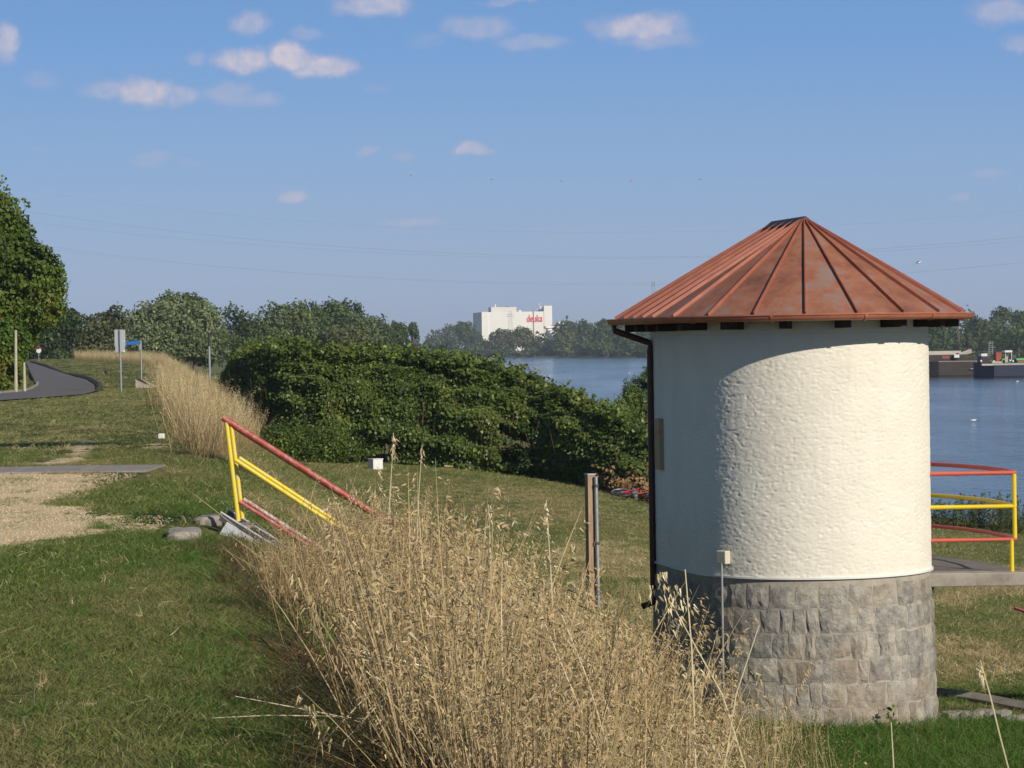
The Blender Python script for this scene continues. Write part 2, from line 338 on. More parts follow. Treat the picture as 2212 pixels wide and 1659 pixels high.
# ------------------------------------------------------------------ terrain
def xe(y): return 0.68 - 0.128 * y              # crest edge of the dike
SHORE = np.array([(-50, 32), (60, 22), (80, 17.6), (93, 13.5), (150, 6), (400, -18), (600, -12), (900, -18), (1400, -26), (1950, -58), (6000, -300)], float)
FAR = np.array([(-400, 1150), (200, 620), (450, 360), (700, 230), (1000, 166), (1460, 71), (1950, -58), (6000, -300)], float)
ZW = -5.6
def softplus(t): return np.where(t > 30, t, np.log1p(np.exp(np.minimum(t, 30))))
NW = [(rng.normal(size=2) * f, rng.uniform(0, 6.28), a) for f, a in ((.5, .5), (.9, .35), (1.7, .25), (3.1, .12))]
def und(x, y):
    r = 0
    for k, p, a in NW: r = r + a * np.sin(k[0] * x + k[1] * y + p)
    return r
def H(x, y):
    x = np.asarray(x, float); y = np.asarray(y, float)
    s = x - xe(y)
    k = 5.0
    z = -0.6 * (softplus(k * (s - .05)) - softplus(k * (s - 3.85))) / k - 0.045 * np.clip(s - 4, 0, 18)
    z = z - .05 * np.clip(s - 9, 0, 11) * np.clip((y - 40) / 20, 0, 1)
    near = np.exp(-np.clip(y - 60, 0, None) / 60)
    z = z + und(x, y) * 0.010 * near
    z = z - .42 * np.exp(-((x + 1.95) / .95) ** 2 - ((y - 25.9) / .45) ** 2)
    z = z + .9 * np.clip((y - 185) / 145, 0, 1) * np.clip(1 - (s - 1) / 6, 0, 1) * (y < 3000)
    xs = np.interp(y, SHORE[:, 0], SHORE[:, 1]); d = xs - x
    t = np.clip((d + 1) / 5, 0, 1); t = t * t * (3 - 2 * t)
    zn = -7.2 + (z + 7.2) * t
    xf = np.interp(y, FAR[:, 0], FAR[:, 1]); d2 = x - xf
    t2 = np.clip((d2 + 3) / 12, 0, 1); t2 = t2 * t2 * (3 - 2 * t2)
    zf = -7.2 + (-4.6 + 7.2) * t2
    return np.maximum(zn, zf)
def Hs(x, y): return float(H(x, y))

def sdpoly(px, py, poly):
    poly = np.asarray(poly, float); d = np.full(px.shape, 1e9); ins = np.zeros(px.shape, bool); n = len(poly)
    for i in range(n):
        a = poly[i]; b = poly[(i + 1) % n]; e = b - a
        wx, wy = px - a[0], py - a[1]
        t = np.clip((wx * e[0] + wy * e[1]) / (e @ e), 0, 1)
        d = np.minimum(d, np.hypot(wx - t * e[0], wy - t * e[1]))
        c = ((a[1] <= py) & (b[1] > py)) | ((b[1] <= py) & (a[1] > py))
        with np.errstate(divide='ignore', invalid='ignore'):
            xi = a[0] + (py - a[1]) / (b[1] - a[1]) * e[0]
        ins ^= c & (px < xi)
    return np.where(ins, -d, d)
def gp(pts, z=0.0): return [tuple(G(x, y, z))[:2] for x, y in pts]
POLY_GRAVEL = gp([(-260, 1022), (0, 1023), (200, 1024), (240, 1044), (205, 1075), (215, 1100), (308, 1136), (200, 1152), (90, 1168), (0, 1206), (-120, 1230), (-300, 1240)])
POLY_DIRT = gp([(30, 1006), (70, 999), (135, 985), (165, 960), (172, 938), (182, 938), (192, 962), (208, 985), (230, 1000), (285, 1006)])
POLY_BARE = gp([(300, 962), (335, 957), (352, 966), (320, 970)])
POLY_ROAD = gp([(-420, 884), (0, 868), (90, 862), (180, 855), (216, 845), (215, 836), (195, 822), (160, 815), (110, 805), (66, 797.5), (56, 792), (50, 791), (58, 800), (66, 815), (80, 835), (50, 848), (0, 853), (-420, 868)])
def bare(x, y):
    return np.minimum(np.minimum(sdpoly(x, y, POLY_GRAVEL), sdpoly(x, y, POLY_DIRT) + .05), sdpoly(x, y, POLY_BARE) + .05)

def axis(segs):
    r = []
    for a, b, st in segs: r += list(np.arange(a, b, st))
    return np.array(r + [segs[-1][1]])
sl = axis([(-4000, -1000, 600), (-1000, -200, 100), (-200, -60, 10), (-60, -10, 1), (-10, 12, .2), (12, 32, .5), (32, 100, 4), (100, 700, 12), (700, 1500, 100), (1500, 6000, 900)])
yl = [-15.0]
while yl[-1] < 9000:
    y_ = yl[-1]; yl.append(y_ + (1.0 if y_ < 5 else .25 if y_ < 50 else min(.25 * (y_ / 50) ** 2, y_ * .03)))
yl = np.array(yl)
SS, YY = np.meshgrid(sl, yl); XX = SS + 0.68 - 0.128 * np.minimum(YY, 2500)
ZZ = H(XX, YY)
nx, ny = len(sl), len(yl)
idx = np.arange(nx * ny).reshape(ny, nx)
Fg = np.stack([idx[:-1, :-1], idx[:-1, 1:], idx[1:, 1:], idx[1:, :-1]], -1).reshape(-1, 4)
gme = npmesh('ground', np.stack([XX, YY, ZZ], -1).reshape(-1, 3), Fg, smooth=True)
bd = np.clip(bare(XX.ravel(), YY.ravel()), -3, 3)
a = gme.attributes.new('bare', 'FLOAT', 'POINT'); a.data.foreach_set('value', bd.astype(np.float32))
a = gme.attributes.new('slope_s', 'FLOAT', 'POINT'); a.data.foreach_set('value', SS.ravel().astype(np.float32))
def b_ground(t, N_, L_, o):
    p = N_.new('ShaderNodeBsdfPrincipled'); p.inputs['Roughness'].default_value = 1; p.inputs['Specular IOR Level'].default_value = .1
    g = N_.new('ShaderNodeNewGeometry')
    def noise(s, d=5, st=None, r=.6):
        n = N_.new('ShaderNodeTexNoise'); n.inputs['Scale'].default_value = s; n.inputs['Detail'].default_value = d; n.inputs['Roughness'].default_value = r
        if st:
            mp = N_.new('ShaderNodeMapping'); mp.inputs['Scale'].default_value = st; L_.new(g.outputs['Position'], mp.inputs[0]); L_.new(mp.outputs[0], n.inputs['Vector'])
        else: L_.new(g.outputs['Position'], n.inputs['Vector'])
        return n.outputs[0]
    def mr(v, a_, b_, c_=0, d_=1):
        n = N_.new('ShaderNodeMapRange'); L_.new(v, n.inputs[0])
        for i, q in enumerate((a_, b_, c_, d_)): n.inputs[i + 1].default_value = q
        return n.outputs[0]
    def mix(f, c1, c2):
        n = N_.new('ShaderNodeMix'); n.data_type = 'RGBA'
        if isinstance(f, float): n.inputs[0].default_value = f
        else: L_.new(f, n.inputs[0])
        for i, c in ((6, c1), (7, c2)):
            if isinstance(c, tuple): n.inputs[i].default_value = (*c, 1)
            else: L_.new(c, n.inputs[i])
        return n.outputs[2]
    r1 = ramp(N_, [(.3, (.022, .032, .01)), (.48, (.06, .08, .02)), (.6, (.12, .125, .04)), (.75, (.2, .165, .07))])
    L_.new(M('ADD', M('MULTIPLY', noise(1.3, 6), .6, N_=N_, L_=L_), M('MULTIPLY', noise(14, 4), .4, N_=N_, L_=L_), N_=N_, L_=L_), r1.inputs[0])
    # lower meadow: mown and dry
    r2 = ramp(N_, [(.34, (.05, .085, .018)), (.48, (.11, .14, .04)), (.56, (.2, .17, .07)), (.63, (.14, .09, .045)), (.72, (.33, .25, .13))])
    L_.new(M('ADD', M('MULTIPLY', noise(.55, 5, (1, .35, 1)), .55, N_=N_, L_=L_), M('MULTIPLY', noise(6, 5), .45, N_=N_, L_=L_), N_=N_, L_=L_), r2.inputs[0])
    at = N_.new('ShaderNodeAttribute'); at.attribute_name = 'slope_s'
    c = mix(mr(at.outputs['Fac'], 1.5, 5.0), r1.outputs[0], r2.outputs[0])
    # mud of the river bank and gravel
    sep_ = N_.new('ShaderNodeSeparateXYZ'); L_.new(g.outputs['Position'], sep_.inputs[0])
    c = mix(mr(sep_.outputs[2], -4.9, -5.5), c, (.16, .13, .085))
    ab = N_.new('ShaderNodeAttribute'); ab.attribute_name = 'bare'
    bn = M('ADD', ab.outputs['Fac'], M('MULTIPLY', M('SUBTRACT', M('ADD', M('MULTIPLY', noise(1.1, 6, (1, .5, 1), .65), .6, N_=N_, L_=L_), M('MULTIPLY', noise(7, 4, (1, .5, 1)), .4, N_=N_, L_=L_), N_=N_, L_=L_), .5, N_=N_, L_=L_), 4.0, N_=N_, L_=L_), N_=N_, L_=L_)
    rg = ramp(N_, [(.3, (.38, .27, .155)), (.45, (.62, .48, .28)), (.6, (.74, .61, .40)), (.78, (.80, .71, .54))])
    L_.new(M('ADD', M('MULTIPLY', noise(1.6, 4), .45, N_=N_, L_=L_), M('MULTIPLY', noise(30, 4), .55, N_=N_, L_=L_), N_=N_, L_=L_), rg.inputs[0])
    c = mix(mr(bn, .1, -.15), c, rg.outputs[0])
    L_.new(c, p.inputs['Base Color'])
    bp = N_.new('ShaderNodeBump'); bp.inputs['Distance'].default_value = .06; bp.inputs['Strength'].default_value = .8
    L_.new(noise(16, 5), bp.inputs['Height']); L_.new(bp.outputs[0], p.inputs['Normal'])
    L_.new(p.outputs[0], o.inputs[0])
M_ground = mat('ground', b_ground)
tag(obj('ground', gme, M_ground), kind='structure')

# water
wv = [(-3000, -200, ZW), (8000, -200, ZW), (8000, 9000, ZW), (-3000, 9000, ZW)]
def b_water(t, N_, L_, o):
    p = N_.new('ShaderNodeBsdfPrincipled'); p.inputs['Base Color'].default_value = (.065, .115, .16, 1); p.inputs['Roughness'].default_value = .1
    p.inputs['IOR'].default_value = 1.33
    g = N_.new('ShaderNodeNewGeometry')
    def ns(sc, st, d=4):
        mp = N_.new('ShaderNodeMapping'); mp.inputs['Scale'].default_value = st; mp.inputs['Rotation'].default_value = (0, 0, .25); L_.new(g.outputs['Position'], mp.inputs[0])
        n = N_.new('ShaderNodeTexNoise'); n.inputs['Scale'].default_value = sc; n.inputs['Detail'].default_value = d; n.inputs['Roughness'].default_value = .6; L_.new(mp.outputs[0], n.inputs['Vector']); return n.outputs[0]
    big = ns(.05, (1, .22, 1), 3)
    h = M('ADD', M('MULTIPLY', ns(.9, (1, .45, 1), 5), M('ADD', M('MULTIPLY', big, 3.4, N_=N_, L_=L_), -1.0, N_=N_, L_=L_), N_=N_, L_=L_), M('MULTIPLY', ns(.18, (1, .4, 1), 3), 1.6, N_=N_, L_=L_), N_=N_, L_=L_)
    bp = N_.new('ShaderNodeBump'); bp.inputs['Distance'].default_value = .42; bp.inputs['Strength'].default_value = 1; L_.new(h, bp.inputs['Height']); L_.new(bp.outputs[0], p.inputs['Normal'])
    L_.new(p.outputs[0], o.inputs[0])
M_water = mat('river_water', b_water)
wm = bpy.data.meshes.new('water'); wm.from_pydata(wv, [], [(0, 1, 2, 3)])
tag(obj('water', wm, M_water), kind='structure')

# road sheet, kerb, concrete path
def sheet(name, poly, z, m, thick=.0, parent=None):
    me = bpy.data.meshes.new(name); n = len(poly)
    if thick:
        vs = [(x, y, z) for x, y in poly] + [(x, y, z - thick) for x, y in poly]
        fs = [tuple(range(n)), tuple(range(2 * n - 1, n - 1, -1))] + [(i, i + n, (i + 1) % n + n, (i + 1) % n) for i in range(n)]
    else: vs = [(x, y, z) for x, y in poly]; fs = [tuple(range(n))]
    me.from_pydata(vs, [], fs); me.update(); return obj(name, me, m, parent)
def orient(poly):
    a_ = sum(poly[i][0] * poly[(i + 1) % len(poly)][1] - poly[(i + 1) % len(poly)][0] * poly[i][1] for i in range(len(poly)))
    return poly if a_ > 0 else poly[::-1]
rd = sheet('road', orient(POLY_ROAD), .05, M_asph)
for v in rd.data.vertices: v.co.z = Hs(v.co.x, v.co.y) + .06
tag(rd, kind='structure')
kerb = MB(); kp = [Vector((*p_, .06)) for p_ in gp([(-420, 867.5), (0, 852.5), (50, 847.5), (66, 843), (79, 836), (82, 829)])]
kerb.tube(kp, .09, 4); tag(kerb.build('kerb', M_conc), kind='structure')
# a low earth lip where lawn meets the far side of the road
lip = MB(); lp = [Vector((*p_, Hs(*p_) + .07)) for p_ in gp([(216, 846), (214, 836), (195, 822.5), (180, 818), (160, 814.5), (140, 813), (118, 807), (100, 802), (66, 796.5)])]
lip.tube(lp, .16, 6); tag(lip.build('road_edge', simple('dark_turf_edge', (.03, .028, .015), (.07, .055, .03), 3, 1)), kind='structure')

M_pathc = simple('path_concrete', (.21, .185, .16), (.31, .28, .245), 5, .95, bump=.004, bscale=30)
cp = tag(thing('concrete_path', None, None, (0, 0, 0)), kind='structure')
slabw = 0.94
yA, yB = G(0, 1024.5, 0).y, G(0, 1012, 0).y
x1 = P(340, 1016, (yA + yB) / 2).x
for i in range(6):
    xa = x1 - slabw * (i + 1); w = slabw - .02
    m_ = MB(); m_.box((xa + slabw / 2, (yA + yB) / 2 - i * .02, -.035 + random.uniform(-.008, .008)), (w, yB - yA, .12), Matrix.Rotation(random.uniform(-.01, .01), 3, 'Z'))
    m_.build('slab', M_pathc, cp, bevel=.01)

# ------------------------------------------------------------------ tower
TC = P(1748, 1250, 30.0); TC = Vector((TC.x, 30.0, 0))
cw = Vector((-TC.x, -TC.y, 0)).normalized(); rt = Vector((-cw.y, cw.x, 0))
def nphi(d):
    a_ = math.radians(d); return cw * math.cos(a_) + rt * math.sin(a_)
D_ = -nphi(18)                                # direction in which the straight walls run
RW = 1.31; LW = 1.62; RE = 1.69; LE = 1.64
NL = nphi(-72); NR = nphi(108)
PERW = [LW, math.pi * RW, LW, 2 * RW]
def plan(u, off=0.0, R=RW, Ls=LW):
    """point and outward normal along the outline, starting at the back corner on the shaded side; u runs by base length"""
    L1, A = Ls, math.pi * R
    if u <= L1:
        return TC + D_ * (L1 - u) + NL * (R + off), NL
    if u <= L1 + A:
        n = nphi(-72 + math.degrees((u - L1) / R)); return TC + n * (R + off), n
    if u <= 2 * L1 + A:
        return TC + D_ * (u - L1 - A) + NR * (R + off), NR
    v = u - 2 * L1 - A
    return TC + D_ * (L1 + off) + NR * (R - v), D_
TOT = 2 * LW + math.pi * RW + 2 * RW
ZB = -0.80; ZT = 1.93
tower = thing('round_tower', 'cream plastered round gauge tower on a grey limestone base under a copper roof', 'tower', (TC.x, TC.y, -2.4))
def tw(o):
    o.parent = tower; o.matrix_parent_inverse = Matrix.Translation(-tower.location); return o
# plaster wall with real relief
def vnoise(u, v, seed, fu, fv):
    r = np.random.default_rng(seed); G_ = r.normal(size=(512, 512))
    x = u * fu; y = v * fv; x0 = np.floor(x).astype(int); y0 = np.floor(y).astype(int); tx = x - x0; ty = y - y0
    tx = tx * tx * (3 - 2 * tx); ty = ty * ty * (3 - 2 * ty)
    g = lambda i, j: G_[i % 512, j % 512]
    return (g(x0, y0) * (1 - tx) + g(x0 + 1, y0) * tx) * (1 - ty) + (g(x0, y0 + 1) * (1 - tx) + g(x0 + 1, y0 + 1) * tx) * ty
us = np.arange(0, TOT, .011); vs = np.arange(ZB, ZT + .001, .011)
base_p = np.array([plan(u)[0][:] for u in us]); base_n = np.array([plan(u)[1][:] for u in us])
Um, Vm = np.meshgrid(us, vs)
warp = vnoise(Um, Vm, 5, 5, 5) * .015
h1 = vnoise(Um + warp, Vm + warp, 1, 24, 80); h2 = vnoise(Um, Vm, 2, 34, 80); h3 = vnoise(Um, Vm, 3, 6, 12)
gro = np.clip(h1 - .55, 0, 1.2)                       # scratched grooves
disp = -.0055 * gro + .0016 * h2 + .0006 * h3
disp[-20:] *= .5
Vw = base_p[None, :, :] + base_n[None, :, :] * disp[..., None]; Vw[..., 2] = Vm
# the fine crack ring just under the rafters
ring = np.abs(Vm - 1.745) < .007
Vw -= base_n[None, :, :] * (ring * .008)[..., None]
nu_, nv_ = len(us), len(vs); idx = np.arange(nu_ * nv_).reshape(nv_, nu_)
idn = np.roll(idx, -1, axis=1)
Fw = np.stack([idx[:-1], idn[:-1], idn[1:], idx[1:]], -1).reshape(-1, 4)
wme = npmesh('plaster_wall', Vw.reshape(-1, 3), Fw, smooth=True)
tw(obj('plaster_wall', wme, M_stucco))
def ringstrip(name, m, o0, o1, z0, z1, step=.08, u0=0, u1=TOT, R=RW, Ls=LW):
    mb = MB(); n = int((u1 - u0) / step); uu = [u0 + (u1 - u0) * i / n for i in range(n + 1)]
    for i, u in enumerate(uu):
        for o_, z in ((o0, z0), (o1, z0), (o1, z1), (o0, z1)):
            q = plan(u, o_, R, Ls)[0]; mb.v.append((q.x, q.y, z))
    for i in range(n):
        for k in range(4):
            a_, b_ = i * 4 + k, i * 4 + (k + 1) % 4
            mb.f.append((a_, b_, b_ + 4, a_ + 4))
    return tw(mb.build(name, m, None, smooth=True))
ringstrip('drip_edge', M_white, -.03, .022, ZB - .016, ZB + .004)
# stone base: core, stones
ZG = -2.75
def batter(z): return .028 * (ZB - z)
core = MB(); uu = np.linspace(0, TOT, 160)
for z in (ZB - .017, ZG):
    for u in uu[:-1]:
        q = plan(u, -.006 + batter(z))[0]; core.v.append((q.x, q.y, z))
n_ = len(uu) - 1
core.f += [(i, i + n_, (i + 1) % n_ + n_, (i + 1) % n_) for i in range(n_)]
core.f.append(tuple(range(n_)))
tw(core.build('mortar_core', M_mortar, smooth=True))
courses = [(-.885, -1.118), (-1.128, -1.378), (-1.388, -1.638), (-1.648, -1.896), (-1.906, -2.142), (-2.152, -2.402), (-2.412, -2.66)]
for ci, (zt, zb) in enumerate(courses):
    u = random.uniform(0, .15)
    while u < TOT - 2 * RW + .4:
        w = random.choice([.12, .16, .2, .25, .3]) * random.uniform(.85, 1.15)
        g = .005; u0, u1 = u + g, u + w - g
        jt = random.uniform(-.012, .012); jb = random.uniform(-.012, .012)
        nx_, nz_ = (5, 4)
        mb = MB(); prof = random.uniform(.006, .019); tilt = random.uniform(-.008, .008)
        for j in range(nz_):
            for i in range(nx_):
                fu, fz = i / (nx_ - 1), j / (nz_ - 1)
                edge = (i in (0, nx_ - 1)) or (j in (0, nz_ - 1))
                uu_ = u0 + (u1 - u0) * fu + (random.uniform(-.016, .016) if edge else random.uniform(-.015, .015)); z = zt + jt + (zb + jb - zt - jt) * fz + (random.uniform(-.013, .013) if edge else random.uniform(-.015, .015))
                if edge:
                    if i == 0: uu_ += random.uniform(-.004, .010)
                    if i == nx_ - 1: uu_ -= random.uniform(-.004, .010)
                    if j == 0: z -= random.uniform(-.004, .008)
                    if j == nz_ - 1: z += random.uniform(-.004, .008)
                of = batter(z) + (-.002 if edge else prof * random.uniform(.45, 1.15) + tilt * (fu - .5))
                if edge and i in (0, nx_ - 1) and j in (0, nz_ - 1): z += (random.uniform(-.006, .010) * (1 if j == 0 else -1))
                q = plan(min(max(uu_, 0), TOT - .001), of)[0]; mb.v.append((q.x, q.y, z))
        for j in range(nz_ - 1):
            for i in range(nx_ - 1):
                a_ = j * nx_ + i; mb.f.append((a_, a_ + nx_, a_ + nx_ + 1, a_ + 1))
        # side skirt back into the mortar
        bi = [i for i in range(nx_)] + [j * nx_ + nx_ - 1 for j in range(1, nz_)] + [(nz_ - 1) * nx_ + i for i in range(nx_ - 2, -1, -1)] + [j * nx_ for j in range(nz_ - 2, 0, -1)]
        uc = (u0 + u1) / 2; cen = plan(min(uc, TOT - .001), -.06 + batter(zb))
        st = len(mb.v)
        for k in bi:
            v = Vector(mb.v[k]); mb.v.append(tuple(v - cen[1] * .05))
        for k in range(len(bi)):
            k2 = (k + 1) % len(bi); mb.f.append((bi[k], bi[k2], st + k2, st + k))
        o = mb.build('stone', M_stone)
        # local origin at the stone so its random tone is its own
        tw(o)
        u += w
# roof: eave and top points around the outline
ZE = 1.93; ZA = 2.955; RIDGE = 1.12
apex = TC + Vector((0, 0, ZA)) + cw * 0
rear = TC + D_ * RIDGE + Vector((0, 0, ZA))
ev, tp = [], []
def e_pt(q, z=ZE): return Vector((q.x, q.y, z))
nst = 4
for k in range(nst):                    # straight shaded side, from the back corner forward
    f = k / nst
    ev.append(e_pt(TC + D_ * LE * (1 - f) + NL * RE)); tp.append(TC + D_ * RIDGE * (1 - f) + NL * .02 + Vector((0, 0, ZA)))
for k in range(11):
    n = nphi(-72 + 18 * k); ev.append(e_pt(TC + n * RE)); tp.append(TC + n * .03 + Vector((0, 0, ZA)))
for k in range(1, nst + 1):
    f = k / nst
    ev.append(e_pt(TC + D_ * LE * f + NR * RE)); tp.append(TC + D_ * RIDGE * f + NR * .02 + Vector((0, 0, ZA)))
for k in range(1, 4):
    ev.append(e_pt(TC + D_ * LE + NR * RE * (1 - k / 2))); tp.append(rear + D_ * .02)
ev = ev[:-1]; tp = tp[:-1]
ne = len(ev)
def dn(v, d): return v - Vector((0, 0, d))
for i in range(ne):
    j = (i + 1) % ne
    a_, b_, c_, d_ = ev[i], ev[j], tp[j], tp[i]
    mb = MB(); k = 5
    nseg = 3
    # slightly curved panel between two seams (arc at the eave)
    rows = []
    for r in range(k + 1):
        f = r / k; row = []
        for q in range(nseg + 1):
            g = q / nseg; e = a_.lerp(b_, g)
            if nst <= i < nst + 10 and i < nst + 10:
                n = nphi(-72 + 18 * (i - nst + g)); e = e_pt(TC + n * RE)
            t_ = d_.lerp(c_, g); pnt = e.lerp(t_, f) + Vector((0, 0, .008 * math.sin(math.pi * g) * (1 - f) * random.uniform(.3, 1))); row.append(pnt)
        rows.append(row)
    for row in rows: mb.v += [tuple(v) for v in row]
    w_ = nseg + 1
    for r in range(k):
        for q in range(nseg): mb.f.append((r * w_ + q, r * w_ + q + 1, (r + 1) * w_ + q + 1, (r + 1) * w_ + q))
    st = len(mb.v); mb.v += [tuple(dn(v, .03)) for v in rows[0]]
    for q in range(nseg): mb.f.append((st + q, st + q + 1, q + 1, q))
    tw(mb.build('roof_panel', M_copper, smooth=True))
    # standing seam
    s0, s1 = ev[i] + Vector((0, 0, .0)), tp[i]
    d = (s1 - s0).normalized(); side = d.cross(Vector((0, 0, 1))).normalized(); up = side.cross(d)
    sm = MB()
    for p_, hh in ((s0 - d * .01, .034), (s0.lerp(s1, .5), .034), (s1, .024)):
        sm.v += [tuple(p_ - side * .007 - up * .01), tuple(p_ + side * .007 - up * .01), tuple(p_ + side * .006 + up * hh), tuple(p_ - side * .006 + up * hh)]
    for g in range(2):
        for q in range(4): sm.f.append((g * 4 + q, g * 4 + (q + 1) % 4, g * 4 + 4 + (q + 1) % 4, g * 4 + 4 + q))
    sm.f += [(3, 2, 1, 0), (8, 9, 10, 11)]
    tw(sm.build('roof_seam', M_seam))
cap = MB()
ca, cb = TC + Vector((0, 0, ZA)) - D_ * .05, TC + D_ * (RIDGE + .06) + Vector((0, 0, ZA))
sd = NL
for p_ in (ca, cb):
    cap.v += [tuple(p_ + sd * .11 + Vector((0, 0, -.035))), tuple(p_ + Vector((0, 0, .045))), tuple(p_ - sd * .11 + Vector((0, 0, -.035))), tuple(p_ + Vector((0, 0, .0)))]
cap.f = [(0, 1, 5, 4), (1, 2, 6, 5), (2, 3, 7, 6), (3, 0, 4, 7), (0, 3, 2, 1), (4, 5, 6, 7)]
tw(cap.build('ridge_cap', M_copperdark))
# soffit boards and rafters
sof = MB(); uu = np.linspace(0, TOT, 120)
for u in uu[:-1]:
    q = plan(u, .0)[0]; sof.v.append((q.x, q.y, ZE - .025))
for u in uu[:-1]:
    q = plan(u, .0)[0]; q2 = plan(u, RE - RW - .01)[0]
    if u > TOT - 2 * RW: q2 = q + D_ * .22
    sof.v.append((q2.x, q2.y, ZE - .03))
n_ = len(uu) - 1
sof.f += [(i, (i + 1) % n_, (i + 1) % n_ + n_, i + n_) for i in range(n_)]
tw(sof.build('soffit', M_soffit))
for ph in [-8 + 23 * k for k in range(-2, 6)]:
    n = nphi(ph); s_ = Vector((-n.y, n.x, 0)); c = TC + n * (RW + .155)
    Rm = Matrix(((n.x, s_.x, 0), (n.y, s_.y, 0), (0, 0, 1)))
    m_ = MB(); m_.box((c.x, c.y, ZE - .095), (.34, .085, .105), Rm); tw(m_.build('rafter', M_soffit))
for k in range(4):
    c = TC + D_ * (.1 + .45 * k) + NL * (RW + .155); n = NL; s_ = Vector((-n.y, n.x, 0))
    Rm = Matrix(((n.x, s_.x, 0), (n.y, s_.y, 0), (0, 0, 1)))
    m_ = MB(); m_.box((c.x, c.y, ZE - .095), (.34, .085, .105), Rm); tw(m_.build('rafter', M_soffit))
# gutter: half-round trough along the eave
def gutter(name, u0, u1, m):
    mb = MB(); n = max(6, int((u1 - u0) / .12)); rg = .06; prof = [math.radians(a_) for a_ in range(180, 361, 20)]
    TE = LE
    def eu(u): return plan(u, 0, RE, LE)
    for i in range(n + 1):
        u = u0 + (u1 - u0) * i / n; q, nn = eu(u)
        cc = q + nn * .05
        ring = [(cc + nn * rg * math.cos(a_), ZE - .012 + rg * math.sin(a_)) for a_ in prof]
        for (xy, z) in ring: mb.v.append((xy.x, xy.y, z))
        for (xy, z) in reversed(ring):
            v = Vector((cc.x, cc.y, ZE - .012)); w_ = Vector((xy.x, xy.y, z)); x_ = v + (w_ - v) * .93; mb.v.append(tuple(x_))
    m2 = 2 * len(prof)
    for i in range(n):
        for k in range(m2):
            a_, b_ = i * m2 + k, i * m2 + (k + 1) % m2
            mb.f.append((a_, b_, b_ + m2, a_ + m2))
    mb.f.append(tuple(range(m2))); mb.f.append(tuple(n * m2 + k for k in reversed(range(m2))))
    # rolled outer bead
    pts = []
    for i in range(n + 1):
        q, nn = eu(u0 + (u1 - u0) * i / n); c = q + nn * .112; pts.append(Vector((c.x, c.y, ZE - .010)))
    mb.tube(pts, .0085, 6)
    return tw(mb.build(name, m, smooth=True))
TE_TOT = 2 * LE + math.pi * RE
jo = [0, LE + .5]
arc = [LE + RE * math.radians(72 + a_) for a_ in (-42, -11, 20, 47, 72)]
cuts = [0, LE] + arc + [TE_TOT]
for i in range(len(cuts) - 1):
    gutter('gutter', cuts[i], cuts[i + 1], M_coppergut)
for u in cuts[1:-1]:
    q, nn = plan(u, 0, RE, LE); cc = q + nn * .05; t_ = Vector((-nn.y, nn.x, 0)); mb = MB()
    for dt in (-.012, .012):
        for a_ in range(175, 366, 19):
            r_ = math.radians(a_); v = cc + nn * .065 * math.cos(r_) + t_ * dt; mb.v.append((v.x, v.y, ZE - .012 + .065 * math.sin(r_)))
    hn = len(mb.v) // 2; mb.f = [(i, i + 1, i + 1 + hn, i + hn) for i in range(hn - 1)]
    o = tw(mb.build('gutter_bracket', M_coppergut)); so = o.modifiers.new('solid', 'SOLIDIFY'); so.thickness = .004
# downpipe at the back corner of the shaded wall
q0 = plan(0.02, 0, RE, LE)[0] + NL * .03; qc = plan(0.10, .030)[0]
pts = [Vector((q0.x, q0.y, ZE - .06)), Vector((q0.x, q0.y, ZE - .13)), Vector((qc.x, qc.y, ZE - .27)), Vector((qc.x, qc.y, ZE - .36)), Vector((qc.x, qc.y, -1.15)), Vector((qc.x - .0, qc.y, -1.26)), Vector((qc.x - .13, qc.y - .03, -1.30))]
mb = MB(); mb.tube(pts, .036, 10); dp = tw(mb.build('downpipe', M_copperdark, smooth=True))
for z in (1.1, .1, -.85):
    mb = MB(); mb.tube([(qc.x, qc.y, z), (qc.x, qc.y, z + .03)], .043, 10); o = mb.build('pipe_clamp', M_copperdark); o.parent = dp; o.matrix_parent_inverse = Matrix.Translation(-tower.location)
# slim board on the shaded wall
uq = .34
def wallbox(name, u, z, w, h, d, m, off=0.0, bevel=.004, parent=None):
    q, n = plan(u, off + d / 2); s_ = Vector((-n.y, n.x, 0)); Rm = Matrix(((n.x, s_.x, 0), (n.y, s_.y, 0), (0, 0, 1)))
    mb = MB(); mb.box((q.x, q.y, z), (d, w, h), Rm); o = mb.build(name, m, bevel=bevel)
    if parent is None: return tw(o)
    o.parent = parent; o.matrix_parent_inverse = Matrix.Translation(-tower.location); return o
M_rusty = simple('rusty_board', (.32, .27, .17), (.4, .2, .08), 5, .8, stops=[(.35, (.36, .31, .20)), (.55, (.42, .30, .16)), (.65, (.42, .16, .05))])
uB = .42
bz = P(1450, 903, 31.0).z, P(1450, 1013, 31.0).z
wb = wallbox('gauge_board', uB, sum(bz) / 2, .20, bz[0] - bz[1], .05, M_rusty); wb['label'] = 'narrow weathered gauge board with rust stains'
wallbox('gauge_board_edge', uB + .115, sum(bz) / 2, .025, bz[0] - bz[1] + .03, .06, M_darksteel, parent=wb)
